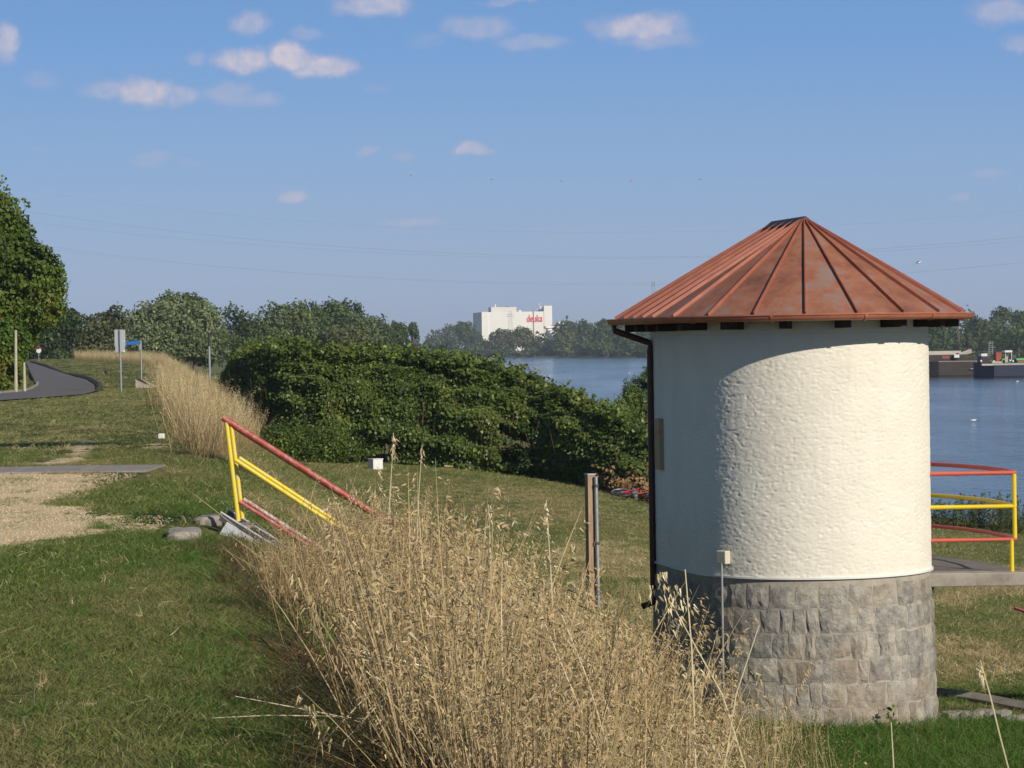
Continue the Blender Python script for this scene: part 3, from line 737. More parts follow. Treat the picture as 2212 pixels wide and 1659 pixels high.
# junction box and conduit near the light edge
phb = math.degrees(math.asin((1572 - 1748) / 200 / 1.33)); uJ = LW + RW * math.radians(72 + phb)
jz = P(1572, 1205, 29.0).z
jb = wallbox('junction_box', uJ, jz, .135, .14, .08, M_beige, bevel=.01)
mb = MB(); q = plan(uJ + .01, .025)[0]; q1 = plan(uJ + .01, .075)[0]
mb.tube([(q1.x, q1.y, jz - .06), (q1.x, q1.y, jz - .25), (q1.x + .0, q1.y, -2.45)], .012, 8); tw(mb.build('conduit', M_galv, smooth=True))
mb = MB(); mb.box((q1.x, q1.y, jz + .05), (.145, .12, .02)); o = wallbox('box_lid', uJ, jz + .003, .145, .12, .012, M_beige, off=.081, bevel=.004, parent=jb)

# ------------------------------------------------------------------ platform and its railing
ZP = -0.85
pb = thing('viewing_platform', 'concrete platform slab with a straight front beam beside the tower', 'platform', (5, 30, ZP))
def rel(o, par): o.parent = par; o.matrix_parent_inverse = Matrix.Translation(-par.location); return o
curve = [(5.40, 29.72), (5.39, 30.3), (5.30, 30.9), (5.12, 31.5), (4.86, 32.1), (4.5, 32.7), (4.0, 33.1), (3.3, 33.4), (2.4, 33.4)]
YF = 29.72
me = sheet('deck', orient([(3.2, YF + .02)] + curve[:1] + curve[1:] + [(2.4, 31.0)]), ZP - .004, M_deck, .11); rel(me, pb)
mb = MB(); mb.box(((3.4 + 8.2) / 2, YF + .0, ZP - .07), (4.8, .26, .145)); rel(mb.build('front_beam', M_conc, bevel=.012), pb)
for xx, yy in ((4.7, 31.3), (6.9, 29.75)):
    mb = MB(); mb.box((xx, yy, (ZP - .15 - 2.6) / 2), (.18, .18, 2.6 - .8)); rel(mb.build('support_post', M_conc), pb) if xx > 6 else None
rl = thing('platform_railing', 'clean yellow and salmon pipe railing on the platform beside the tower', 'railing', (5.4, YF, ZP))
px = 5.36
def rail(z, m, r, name='rail', x0=3.6):
    mb = MB(); mb.tube([(x0, YF, z), (px + .02, YF, z)], r, 10); rel(mb.build(name, m, smooth=True), rl)
cc_ = [(px, YF), (px - .01, 30.3), (5.26, 30.9), (5.08, 31.5), (4.82, 32.1), (4.46, 32.66), (3.96, 33.05), (3.3, 33.3), (2.4, 33.3)]
def arc_rail(z, m, r):
    mb = MB(); mb.tube([(x, y, z) for x, y in cc_], r, 10); rel(mb.build('curved_rail', m, smooth=True), rl)
for z, m, r in ((ZP + 1.06, M_red2, .024), (ZP + .70, M_yellow2, .023), (ZP + .345, M_red2, .021)):
    rail(z, m, r); arc_rail(z, m, r)
mb = MB(); mb.tube([(px, YF, ZP + .36), (px, YF, ZP + 1.05)], .024, 10); rel(mb.build('post', M_yellow2, smooth=True), rl)
mb = MB(); mb.tube([(px - .035, YF, ZP), (px - .035, YF, ZP + .345)], .023, 10); rel(mb.build('post', M_yellow2, smooth=True), rl)
for x, y in (cc_[6], (cc_[8])):
    mb = MB(); mb.tube([(x, y, ZP), (x, y, ZP + 1.06)], .024, 10); rel(mb.build('post', M_yellow2, smooth=True), rl)
# sloping pipe at the frame's edge
a_ = P(2191, 1312, 29.4); sr = thing('stair_handrail', 'dark red pipe handrail running down beside the platform', 'handrail', tuple(a_))
mb = MB(); mb.tube([a_, a_ + Vector((.9, 0, -.33))], .022, 10); rel(mb.build('rail', M_dkred, smooth=True), sr)
for dx in (.1, .85):
    b_ = a_ + Vector((dx + .15, 0, -.36 * dx)); mb = MB(); mb.tube([b_, (b_.x, b_.y, -2.7)], .02, 8); 
    if dx > .5: rel(mb.build('post', M_yellow2, smooth=True), sr)

# ------------------------------------------------------------------ dike stairs with two railings
YS = 26.4; SL = .65; th = math.atan(SL)
st = thing('dike_stairs', 'grey steel stringer stairs going down the dike under the yellow and red railings', 'stairs', (-2.75, YS, 0))
RmS = Matrix.Rotation(th, 3, 'Y')
x0s = P(478, 1130, YS).x
LEN = 4.3
def along(x, zoff, y): return Vector((x, y, -(x - x0s) * SL + zoff + .03))
for yy in (YS - .04, YS + .56):
    for nm, zc, hh, dd, m in (('stringer', -.10, .22, .05, M_steel), ('stringer_web', .042, .075, .044, M_darksteel), ('stringer_flange', .086, .012, .05, M_steel)):
        c = along(x0s + LEN * math.cos(th) / 2, zc, yy)
        mb = MB(); mb.box(c, (LEN, dd, hh), RmS); rel(mb.build(nm, m, bevel=.003), st)
for k in range(13):
    x = x0s + .15 + k * .27; c = along(x, .03, YS + .26)
    mb = MB(); mb.box(c, (.24, .53, .035)); rel(mb.build('tread', M_conc), st)
for q, (yy, wm_) in enumerate(((YS, M_red), (YS + .40, M_redworn))):
    rr = thing('stair_railing', ('nearer' if q == 0 else 'farther') + ' of the two yellow and red railings of the dike stairs' + (', with a ball end' if q == 0 else ', more worn'), 'railing', (-2.7, yy, 0), group='railings of the dike stairs')
    T0 = P(489, 912, YS); B0 = P(515, 1126, YS)
    def sh(v): return Vector((v.x, yy, v.z))
    mb = MB(); mb.tube([sh(T0), sh(B0)], .022, 10); rel(mb.build('post', M_yellow, smooth=True), rr)
    d = Vector((1, 0, -.655))
    for k in (1.9, 3.4):
        mb = MB(); mb.tube([sh(T0) + d * k * 1, sh(B0) + d * k], .024, 10); rel(mb.build('post', M_yellow, smooth=True), rr)
    a_ = sh(P(481, 902, YS)) - Vector((0, 0, .05 * q)); mb = MB(); mb.tube([a_, a_ + d * 3.5], .030, 12); h_ = rel(mb.build('handrail', M_red if q == 0 else M_red, smooth=True), rr)
    mb = MB(); mb.sphere(a_, .056, 12, 8); o = mb.build('ball_end', M_red, smooth=True); o.parent = h_; o.matrix_parent_inverse = Matrix.Translation(-rr.location)
    a_ = sh(P(508, 993, YS)); mb = MB(); mb.tube([a_, a_ + Vector((1, 0, -.68)) * 3.4], .021, 10); rel(mb.build('middle_rail', M_yellow, smooth=True), rr)
    a_ = sh(P(517, 1083, YS)); mb = MB(); mb.tube([a_, a_ + Vector((1, 0, -.66)) * 3.4], .020, 10); rel(mb.build('lower_rail', wm_, smooth=True), rr)
# weathered stone steps at the stair head
def rock(name, c, d, m, seed, rz=0, n=2):
    r = random.Random(seed); mb = MB(); pts = []
    k = 4
    for face in range(1):
        pass
    vs = {}
    def vid(i, j, l):
        key = (i, j, l)
        if key not in vs:
            p = Vector(((i / k - .5), (j / k - .5), (l / k - .5)))
            e = sum(1 for q in (i, j, l) if q in (0, k))
            f = 1 - .08 * max(0, e - 1)
            p = p * f + Vector((r.uniform(-.03, .03), r.uniform(-.03, .03), r.uniform(-.04, .04)))
            vs[key] = len(mb.v); mb.v.append((p.x * d[0], p.y * d[1], p.z * d[2]))
        return vs[key]
    for a in range(k):
        for b in range(k):
            mb.f += [(vid(a, b, 0), vid(a, b + 1, 0), vid(a + 1, b + 1, 0), vid(a + 1, b, 0)), (vid(a, b, k), vid(a + 1, b, k), vid(a + 1, b + 1, k), vid(a, b + 1, k)),
                     (vid(a, 0, b), vid(a + 1, 0, b), vid(a + 1, 0, b + 1), vid(a, 0, b + 1)), (vid(a, k, b), vid(a, k, b + 1), vid(a + 1, k, b + 1), vid(a + 1, k, b)),
                     (vid(0, a, b), vid(0, a, b + 1), vid(0, a + 1, b + 1), vid(0, a + 1, b)), (vid(k, a, b), vid(k, a + 1, b), vid(k, a + 1, b + 1), vid(k, a, b + 1))]
    o = mb.build(name, m, loc=c); o.rotation_euler = (0, 0, rz); return o
g1 = G(398, 1162, 0)
tag(rock('stone_slab', (g1.x, g1.y, .0), (.30, .75, .16), M_conc, 3, .1), 'larger weathered concrete block sunk in grass at the head of the stairs', 'slab')
g1 = G(455, 1124, 0)
tag(rock('stone_slab', (g1.x, g1.y, -.01), (.2, .5, .12), M_conc, 4, -.1), 'smaller weathered concrete block beside the top of the yellow post', 'slab')

# ------------------------------------------------------------------ marker post, boxes, litter
g1 = P(1283, 1330, 42)
gz = Hs(g1.x, g1.y)
mp_ = thing('marker_post', 'square wooden post with a grey pipe clamped to it', 'post', (g1.x, 42, gz))
top = P(1277, 1026, 42).z
w_ = Matrix.Rotation(math.radians(24), 3, 'Z')
mb = MB(); mb.box((g1.x - .03, 42, (top + gz) / 2 - .1), (.125, .115, top - gz + .2), w_); rel(mb.build('wood_post', M_wood, bevel=.006), mp_)
mb = MB(); mb.box((g1.x - .03 + .0, 42, top + .012), (.14, .13, .02), w_); rel(mb.build('post_cap', M_galv), mp_)
mb = MB(); mb.tube([(g1.x + .07, 41.93, gz - .2), (g1.x + .058, 41.93, top - .02)], .03, 10); rel(mb.build('pipe', M_galv, smooth=True), mp_)
for z in (top - .18, top - 1.05):
    mb = MB(); mb.tube([(g1.x + .06, 41.93, z), (g1.x + .06, 41.93, z + .04)], .04, 10); rel(mb.build('clamp', M_darksteel), mp_)
g1 = G(811, 998, -2.35); g1.z = Hs(g1.x, g1.y)
g1 = Vector((g1.x * .95, g1.y * .95, 0)); g1.z = Hs(g1.x, g1.y)
wbx = thing('white_box', 'small white box on the grass in front of the leafy thicket', 'box', tuple(g1))
mb = MB(); mb.box(g1 + Vector((0, 0, .16)), (.38, .34, .34), Matrix.Rotation(.6, 3, 'Z')); rel(mb.build('box_body', M_white, bevel=.015), wbx)
mb = MB(); mb.box(g1 + Vector((0, 0, .345)), (.41, .37, .03), Matrix.Rotation(.6, 3, 'Z')); rel(mb.build('lid', M_white, bevel=.008), wbx)
g1 = G(349, 948, 0)
tag(rock('litter', (g1.x, g1.y, .05), (.12, .12, .1), M_white, 9), 'crumpled white litter beside the tall dry grass', 'litter')

# bicycle lying at the thicket's foot
g1 = G(1376, 1094, -3.0); bx, by = g1.x, g1.y; bzz = Hs(bx, by) + .06
bk = thing('bicycle', 'red and black bicycle lying on its side at the foot of the thicket', 'bicycle', (bx, by, bzz))
def torus(mb, c, R, r, nR=28, nr=6, flat=1):
    pts = [Vector((c[0] + R * math.cos(2 * math.pi * i / nR), c[1], c[2] + R * math.sin(2 * math.pi * i / nR))) for i in range(nR + 1)]
    return mb.tube(pts, r, nr, caps=False)
bkparts = []
def bp_(mb, name, m, par=None):
    o = mb.build(name, m, par or bk, smooth=True); return o
for wx in (-.52, .52):
    mb = MB(); mb.tube([(wx, -.03, .34), (wx, .03, .34)], .03, 8); whl = bp_(mb, 'wheel', M_galv)
    mb = MB(); torus(mb, (wx, 0, .34), .33, .02); bp_(mb, 'tyre', M_black, whl)
    mb = MB(); torus(mb, (wx, 0, .34), .305, .012)
    bp_(mb, 'rim', M_galv, whl)
    mb = MB()
    for k in range(12):
        a_ = k * math.pi / 6; mb.tube([(wx, 0, .34), (wx + .3 * math.cos(a_), 0, .34 + .3 * math.sin(a_))], .003, 4)
    bp_(mb, 'spokes', M_galv, whl)
M_bred = simple('bicycle_red', (.45, .015, .04), (.5, .02, .05), 5, .3)
mb = MB()
for a_, b_ in (((-.52, .34), (-.12, .30)), ((-.52, .34), (-.18, .78)), ((-.12, .30), (-.20, .86)), ((-.12, .30), (.38, .80)), ((-.18, .78), (.36, .88)), ((.40, .72), (.36, .98)), ((.40, .72), (.52, .34))):
    mb.tube([(a_[0], 0, a_[1]), (b_[0], 0, b_[1])], .02, 8)
bp_(mb, 'frame', M_bred)
mb = MB(); mb.tube([(.33, -.3, 1.0), (.37, -.1, 1.0), (.36, 0, .98), (.37, .1, 1.0), (.33, .3, 1.0)], .014, 8); bp_(mb, 'handlebar', M_galv)
mb = MB(); mb.sphere((-.21, 0, .92), .1, 10, 6, (1.3, .7, .35)); bp_(mb, 'saddle', M_black)
mb = MB(); mb.tube([(-.12, -.05, .30), (-.12, .05, .30)], .09, 14); mb.box((-.05, .1, .2), (.09, .07, .02)); mb.box((-.19, -.1, .4), (.09, .07, .02)); bp_(mb, 'crankset', M_galv)
bk.rotation_euler = (math.radians(-76), math.radians(6), math.radians(-18)); bk.location = (bx, by + .35, bzz + .06)

# signs by the road
def tomesh(o):
    m = o.matrix_basis.copy(); bpy.context.view_layer.update()
    me = bpy.data.meshes.new_from_object(o.evaluated_get(bpy.context.evaluated_depsgraph_get())); mt = o.data.materials[0]
    bpy.data.objects.remove(o); me.materials.clear(); me.materials.append(mt)
    n = bpy.data.objects.new('lettering', me); COL.objects.link(n); n.matrix_basis = m; return n
def dtube(mb, a, b, r, n=8): mb.tube([a, b], r, n)
Y1 = G(262, 846, 0).y
b0 = G(262, 846, 0); b0.z = 0
sg = thing('traffic_sign', 'grey back of a tall rectangular traffic sign on a pole by the road', 'sign', tuple(b0))
t0 = P(259, 712, Y1)
mb = MB(); mb.tube([b0, t0], .038, 8); rel(mb.build('pole', M_galv, smooth=True), sg)
M_signback = simple('sign_back_aluminium', (.40, .44, .45), (.46, .49, .5), 3, .5, metal=.2)
def panel(par, name, xa, ya, xb, yb, Y, m, th_=.02):
    A, B = P(xa, ya, Y), P(xb, yb, Y); mb = MB(); mb.box((A + B) / 2, (abs(B.x - A.x), th_, abs(A.z - B.z))); return rel(mb.build(name, m, bevel=.004), par)
panel(sg, 'sign_panel', 247, 712.5, 271, 748, Y1 + .06, M_signback); panel(sg, 'lower_panel', 249, 748.5, 270, 761, Y1 + .06, M_signback)
panel(sg, 'sticker', 267.2, 735.5, 269.6, 738.2, Y1 + .04, M_white, .01); panel(sg, 'sticker', 266, 757, 269.6, 760.5, Y1 + .04, M_white, .01)
b0 = G(306, 836, 0); Y2 = b0.y; t0 = P(304, 736, Y2)
ss = thing('street_name_sign', 'blue street name blade with worn pale lettering on a thin grey pole', 'sign', tuple(b0))
mb = MB(); mb.tube([b0, t0], .036, 8); rel(mb.build('pole', M_galv, smooth=True), ss)
M_blue = simple('blue_enamel', (.03, .17, .52), (.04, .20, .58), 4, .35)
A, B = P(246.5, 744.5, Y2 + .25), P(303, 739, Y2); dv = B - A
ang = math.atan2(dv.z, dv.x) * 0
Rz = Matrix.Rotation(math.atan2(dv.y, dv.x), 3, 'Z')
ll = math.hypot(dv.x, dv.y); cA = (A + B) / 2
Rt = Rz @ Matrix.Rotation(-math.atan2(dv.z, ll), 3, 'Y')
mb = MB(); mb.box(cA, (ll, .03, .155), Rt); bl = rel(mb.build('name_blade', M_blue, bevel=.006), ss)
rw = random.Random(3); mb = MB(); xx_ = -ll / 2 + .12          # worn, unreadable letters: short pale strokes
while xx_ < ll / 2 - .1:
    h_l = rw.choice([.05, .05, .075]); mb.box(cA + Rt @ Vector((xx_, -.018, (h_l - .055) / 2)), (.02, .004, h_l * 1.2), Rt)
    if rw.random() < .6: mb.box(cA + Rt @ Vector((xx_ + .018, -.018, rw.choice([-.022, .0, .02]))), (.024, .004, .011), Rt)
    xx_ += rw.choice([.045, .05, .055, .09])
lt_ = mb.build('lettering', M_white); lt_.parent = bl; lt_.matrix_parent_inverse = Matrix.Translation(-ss.location)
mb = MB(); q = P(304.5, 750, Y2); mb.box(q + Vector((-.05, 0, 0)), (.11, .09, .26)); rel(mb.build('bracket', M_galv, bevel=.01), ss)
# little round sign far along the lawn
b0 = G(84, 795, 0); Y3 = b0.y
rs = thing('road_sign', 'small pole far along the road with a white plate under a dark red sign', 'sign', tuple(b0))
mb = MB(); mb.tube([b0, P(83.5, 752, Y3)], .05, 6); rel(mb.build('pole', M_galv, smooth=True), rs)
def disc(par, name, x, y, Y, r, m):
    c = P(x, y, Y); mb = MB(); mb.tube([c + Vector((0, -.03, 0)), c + Vector((0, .03, 0))], r, 16); return rel(mb.build(name, m), par)
disc(rs, 'round_plate', 83.8, 757.5, Y3 - .08, .27, M_white)
M_dred = simple('dark_red_enamel', (.16, .02, .05), (.2, .03, .06), 4, .5)
c = P(83, 750, Y3 - .08); mb = MB()
mb.v = [(c.x - .42, c.y - .02, c.z - .28), (c.x + .42, c.y - .02, c.z - .28), (c.x, c.y - .02, c.z + .42), (c.x - .42, c.y + .02, c.z - .28), (c.x + .42, c.y + .02, c.z - .28), (c.x, c.y + .02, c.z + .42)]
mb.f = [(0, 1, 2), (5, 4, 3), (0, 3, 4, 1), (1, 4, 5, 2), (2, 5, 3, 0)]; rel(mb.build('triangle_plate', M_dred), rs)
# concrete posts of the hedge fence
M_cpost = simple('pale_concrete', (.36, .33, .25), (.46, .42, .33), 4, .9, bump=.004)
for q, (xt, yt, xb, yb, lab) in enumerate(((34, 713, 34.5, 848, 'taller pale concrete post standing at the hedge by the road'), (52, 783, 53, 836, 'shorter pale concrete post behind the taller one at the hedge'))):
    b0 = G(xb, yb, 0); b0 = b0 * (.985 if q == 0 else .86); t0 = P(xt, yt, b0.y); mb = MB(); mb.tube([b0 - Vector((0, 0, .1)), t0], [.075, .05], 8)
    tag(mb.build('concrete_post', M_cpost, smooth=True), lab, 'post', 'concrete posts at the hedge')
# lamp post behind the dry grass
YL = 200
lp_ = thing('lamp_post', 'slim grey lamp post with a dark top rising from the dry grass', 'lamp post', tuple(P(452, 800, YL)))
mb = MB(); mb.tube([Vector((P(453, 800, YL).x, YL, -.6)), P(452, 748, YL)], .075, 8); rel(mb.build('pole', M_galv, smooth=True), lp_)
mb = MB(); mb.tube([P(452, 748, YL), P(451.5, 718, YL)], .09, 8); rel(mb.build('lamp_tube', M_black, smooth=True), lp_)
mb = MB(); mb.tube([P(451.5, 718, YL), P(451.5, 715, YL)], [.11, .03], 8); rel(mb.build('lamp_cap', M_galv), lp_)
# concrete cheeks of the small stairs in the lawn
for xa, xb, y, hh, lab in ((149, 170, 791.5, .42, 'low concrete stair cheek in the lawn nearest the bend of the road'), (224, 243, 811.5, .34, 'low concrete stair cheek alone in the middle of the lawn'), (293, 338, 839, .42, 'low concrete stair cheek at the foot of the street name sign')):
    A = G(xa, y, 0); B = G(xb, y - 1.5, 0); w = B.x - A.x
    mb = MB(); mb.v = [(A.x, A.y, -.05), (A.x, A.y, hh), (A.x + .22, A.y + .05, hh), (A.x + w, A.y + 1.2, .06), (A.x + w, A.y + 1.2, -.05),
                       (A.x, A.y + .5, -.05), (A.x, A.y + .5, hh), (A.x + .22, A.y + .55, hh), (A.x + w, A.y + 1.7, .06), (A.x + w, A.y + 1.7, -.05)]
    mb.f = [(0, 4, 3, 2, 1), (5, 6, 7, 8, 9), (0, 1, 6, 5), (1, 2, 7, 6), (2, 3, 8, 7), (3, 4, 9, 8), (4, 0, 5, 9)]
    tag(mb.build('stair_cheek', M_conc), lab, 'concrete block', 'concrete cheeks in the lawn')

# ------------------------------------------------------------------ vegetation helpers
def unit(v): return v / np.maximum(np.linalg.norm(v, axis=1, keepdims=True), 1e-9)
def leaves(C, Nrm, size, asp=.6, jit=.7, r=rng):
    n = len(C); nn = unit(Nrm + r.normal(size=(n, 3)) * jit)
    t = unit(np.cross(nn, r.normal(size=(n, 3)))); b = np.cross(nn, t)
    s = (size * r.uniform(.6, 1.35, n))[:, None] if np.isscalar(size) else size[:, None]
    V = np.stack([C - t * s * .5, C - b * s * asp * .5 + nn * s * .08, C + t * s * .5, C + b * s * asp * .5 + nn * s * .08], 1).reshape(-1, 3)
    Fq = np.arange(n * 4).reshape(n, 4); return V, Fq
def wav(p, seed, f):
    r = np.random.default_rng(seed); o = 0
    for k in range(5):
        d = r.normal(size=3); d /= np.linalg.norm(d); o = o + np.sin(p @ (d * f * r.uniform(.6, 1.8)) + r.uniform(0, 6.28))
    return o / 2.2
def crown_pts(lobes, n, r, hole=.0, clump=1.0):
    lobes = np.array(lobes, float); vol = (lobes[:, 3] * lobes[:, 4] + lobes[:, 4] * lobes[:, 5] + lobes[:, 3] * lobes[:, 5]); pr = vol / vol.sum()
    k = r.choice(len(lobes), size=n, p=pr); d = unit(r.normal(size=(n, 3))); rad = r.uniform(0, 1, n) ** .22
    size = lobes[k, 3:6]
    bump_ = 1 + .16 * wav(d * 3 + k[:, None] * 7.0, 11, 2.6) + .09 * wav(d * 3 + k[:, None] * 3, 12, 6.5)
    P_ = lobes[k, :3] + d * size * (rad * bump_)[:, None]
    keep = wav(P_ / clump, 21, 2.4) > (-.9 + hole) 
    # drop points buried deep inside other lobes
    return P_[keep], unit(d[keep] / size[keep])
def tree(name, label, cat, lobes, trunk, leaf, n, mleaf, group=None, seed=1, hole=.25, asp=.6, clump=1.0, jit=.8, stems=None):
    r = np.random.default_rng(seed); base = trunk[0]
    t = thing(name, label, cat, base, 0, group)
    Pt, Nn = crown_pts(lobes, n, r, hole, clump)
    V, Fq = leaves(Pt, Nn, leaf, asp, jit, r)
    tn = np.clip(.5 + .28 * wav(Pt / clump, seed + 5, 1.1) + r.normal(size=len(Pt)) * .2, 0, 1)
    me = npmesh('crown', V - np.array(base), Fq, tn); me.materials.append(mleaf)
    o = obj('crown', me, None, t); 
    mb = MB(); b = Vector(base)
    h = trunk[1]; rr = trunk[2]
    mb.tube([Vector((0, 0, -.4)), Vector((.02 * h, 0, h * .5)), Vector((0, .02 * h, h))], [rr * 1.2, rr * .8, rr * .45], 8)
    for k in range(6):
        L_ = lobes[k % len(lobes)]; e = Vector(L_[:3]) - b; s = Vector((0, 0, h * (.45 + .08 * k)))
        mb.tube([s, s.lerp(e, .5) + Vector((0, 0, .05 * h)), e], [rr * .45, rr * .3, rr * .12], 6)
    mb.build('trunk', M_bark, t, smooth=True)
    return t
def lobes_from(pts, Y, sc=6000.0, yd=.8):
    """crown lobes from surveyed positions (x, y, half width, half height in photo units) at distance Y"""
    L_ = []
    for q in pts:
        x, y, w, h = q[:4]; dy = q[4] if len(q) > 4 else 0
        c = P(x, y, Y + dy); L_.append((c.x, c.y, c.z, w / sc * Y, min(w, 2.0 * h) / sc * Y * yd, h / sc * Y))
    return L_
# ---- roadside tree at the frame's edge, with its hedge
def fill(name, label, cat, spec, Y, leafm, n, ml, group=None, seed=1, hole=.25, asp=.6, clumpm=1.0, trunk_h=None, tr_r=.25, xt=None, jit=.8, base_z=None):
    lb = lobes_from(spec, Y); xs_ = np.array(lb)[:, 0]; xb = P(xt, 700, Y).x if xt is not None else float(np.mean(xs_))
    bz_ = Hs(xb, Y) if base_z is None else base_z
    top_ = max(l[2] + l[5] for l in lb); th_ = (top_ - bz_) * .7
    return tree(name, label, cat, lb, ((xb, Y, bz_), trunk_h or th_, tr_r), leafm, n, ml, group, seed, hole, asp, clumpm, jit)
fill('broadleaf_tree', 'tall green broadleaf tree beside the road with a few rusty leaves', 'tree',
     [(-150, 520, 190, 150), (-60, 560, 120, 120), (40, 610, 100, 85), (-20, 500, 75, 75), (85, 600, 55, 55), (-100, 650, 200, 110), (50, 670, 80, 60), (100, 640, 42, 50), (-160, 450, 150, 110), (10, 720, 70, 60), (70, 560, 45, 40), (-40, 700, 110, 80), (30, 525, 48, 50), (5, 590, 70, 60), (-20, 560, 60, 60), (60, 650, 60, 50), (30, 690, 40, 40)],
     131, .20, 110000, M_road_tree, seed=3, hole=.1, clumpm=.8, tr_r=.3, xt=-140, asp=.75)
fill('hedge', 'dense green hedge behind the pale concrete posts', 'hedge',
     [(-60, 790, 90, 75), (10, 790, 45, 62), (24, 740, 42, 46), (45, 748, 26, 26), (-20, 740, 60, 50), (20, 820, 24, 34)],
     124, .16, 26000, M_road_tree, seed=4, hole=.1, clumpm=.8, tr_r=.08, trunk_h=2.0, asp=.75, xt=0)
# ---- the mass of trees upstream
near_trees = [
 ('willow_tree', 'big pale olive willow, the widest crown behind the signs', [(375, 690, 95, 40), (330, 700, 50, 50), (420, 710, 50, 45), (370, 745, 95, 50), (300, 735, 40, 45)], 380, .55, 9000, M_willow, .5),
 ('willow_tree', 'silvery low willow in front of the widest crown', [(320, 740, 55, 45), (360, 760, 60, 32), (425, 755, 40, 40), (440, 775, 34, 22), (295, 775, 40, 14)], 350, .42, 9000, M_willow, .3),
 ('poplar_tree', 'dark rounded treetop just behind the pale willow', [(385, 655, 48, 26), (400, 670, 45, 30), (440, 690, 36, 42), (455, 735, 44, 50)], 430, .6, 6000, M_far1, .4),
 ('dark_tree', 'shady brown-green tree between the big roadside tree and the willow', [(210, 700, 56, 50), (170, 720, 45, 55), (240, 710, 45, 52), (200, 755, 80, 30), (150, 750, 40, 35)], 360, .5, 9000, M_far3, .4),
 ('dark_tree', 'dark tree deep in shade over the end of the road', [(110, 720, 50, 60), (95, 750, 50, 40), (140, 700, 40, 40)], 340, .5, 5000, M_far2, .4),
 ('low_bush', 'low dark green bush at the end of the lawn beside the far road sign', [(135, 771, 32, 13), (160, 775, 20, 9), (118, 775, 16, 10)], 330, .32, 3500, M_far2, .4),
 ('dark_tree', 'round dark tree just past the lamp post', [(510, 700, 40, 45), (540, 690, 40, 35), (500, 740, 60, 45), (545, 740, 50, 40)], 470, .6, 6500, M_far2, .4),
 ('dark_tree', 'olive tree with a flat top right of the round dark tree by the lamp post', [(600, 695, 50, 42), (640, 700, 45, 48), (580, 730, 60, 40), (625, 740, 70, 40)], 500, .65, 6500, M_far1, .4),
 ('dark_tree', 'bushy dark green tree in the middle of the wooded bank', [(655, 680, 38, 30), (680, 720, 52, 50), (665, 750, 55, 35)], 540, .7, 5500, M_far2, .4),
 ('tall_tree', 'tallest dark treetop of the wooded bank with a bump on its right', [(725, 672, 36, 26), (745, 690, 42, 40), (770, 672, 15, 20), (700, 700, 36, 40), (750, 735, 60, 40)], 560, .7, 7000, M_far2, .4),
 ('dark_tree', 'brownish olive tree below the tallest treetop', [(730, 745, 52, 36), (770, 740, 45, 36), (700, 755, 40, 30)], 500, .6, 5500, M_far3, .4),
 ('dark_tree', 'sloping olive crown on the river side of the tallest treetop', [(800, 712, 40, 32), (790, 740, 50, 36), (830, 735, 28, 36)], 600, .7, 5500, M_far1, .4),
 ('dark_tree', 'bright green small tree near the end of the wooded bank', [(858, 720, 22, 26), (865, 740, 20, 30), (848, 745, 24, 24)], 650, .7, 3500, M_shrub, .35),
 ('slim_tree', 'slim dark poplar standing alone at the end of the wooded bank', [(892, 712, 9, 16), (893, 735, 13, 26)], 760, .7, 2200, M_far4, .3),
 ('grey_bush', 'dusty grey bush under the slim poplar', [(895, 755, 18, 14), (915, 760, 12, 9)], 740, .7, 1600, M_far3, .3),
]
for i, (nm, lab, spec, Y, lf, n, ml, trr) in enumerate(near_trees):
    fill(nm, lab, 'bush' if 'bush' in nm else 'tree', spec, Y, lf, n, ml, 'trees on the wooded bank upstream' if 'bush' not in nm else None, 100 + i, .2, .55, 3.2, tr_r=trr, base_z=-1.0)
# ---- far bank
far_trees = [
 (930, 735, [(938, 738, 16, 22), (925, 750, 14, 14)], M_far1, 'small olive tree at the upstream end of the far bank'),
 (970, 730, [(975, 728, 26, 28), (950, 735, 22, 24), (985, 748, 26, 20), (960, 755, 40, 14)], M_far4, 'broad dark crown on the far bank nearest the wooded bank'),
 (1000, 720, [(1000, 712, 18, 18), (1010, 725, 20, 26)], M_far2, 'high dark crown rising behind the broad one left of the silo'),
 (1028, 740, [(1028, 738, 14, 20), (1020, 755, 18, 14)], M_far4, 'narrow tree touching the shaded end wall of the silo'),
 (1050, 750, [(1052, 745, 20, 22), (1042, 758, 20, 12), (1070, 756, 16, 13)], M_far3, 'brownish tree in front of the left part of the silo'),
 (1085, 740, [(1085, 728, 24, 18), (1075, 745, 26, 20), (1098, 750, 20, 18)], M_far3, 'rounded olive tree under the pylon in front of the silo'),
 (1120, 740, [(1128, 724, 22, 20), (1115, 740, 24, 24), (1140, 742, 22, 26)], M_far3, 'tall rounded tree in front of the silo middle'),
 (1165, 745, [(1165, 742, 20, 24), (1155, 757, 22, 12), (1178, 752, 14, 16)], M_far2, 'deep green tree below the red lettering'),
 (1195, 750, [(1192, 752, 17, 16), (1205, 760, 18, 9)], M_far2, 'low dark tree in front of the stepped white annex'),
 (1222, 720, [(1225, 712, 26, 20), (1215, 732, 24, 24), (1240, 728, 18, 24), (1228, 752, 30, 16)], M_far1, 'pale grey-green tree beside the silo annex'),
 (1270, 720, [(1265, 705, 18, 16), (1272, 722, 24, 26), (1262, 748, 28, 22)], M_far4, 'tall dark tree next after the pale one beyond the silo'),
 (1310, 720, [(1305, 703, 16, 14), (1305, 725, 26, 28), (1300, 752, 34, 18)], M_far2, 'twin-topped tree on the far bank halfway to the tower'),
 (1345, 725, [(1340, 716, 20, 24), (1352, 740, 26, 26)], M_far1, 'olive tree on the far bank just before the tower eave'),
 (1385, 730, [(1390, 730, 28, 28), (1370, 748, 26, 18), (1410, 745, 26, 24)], M_far4, 'dark tree on the far bank half hidden by the tower'),
]
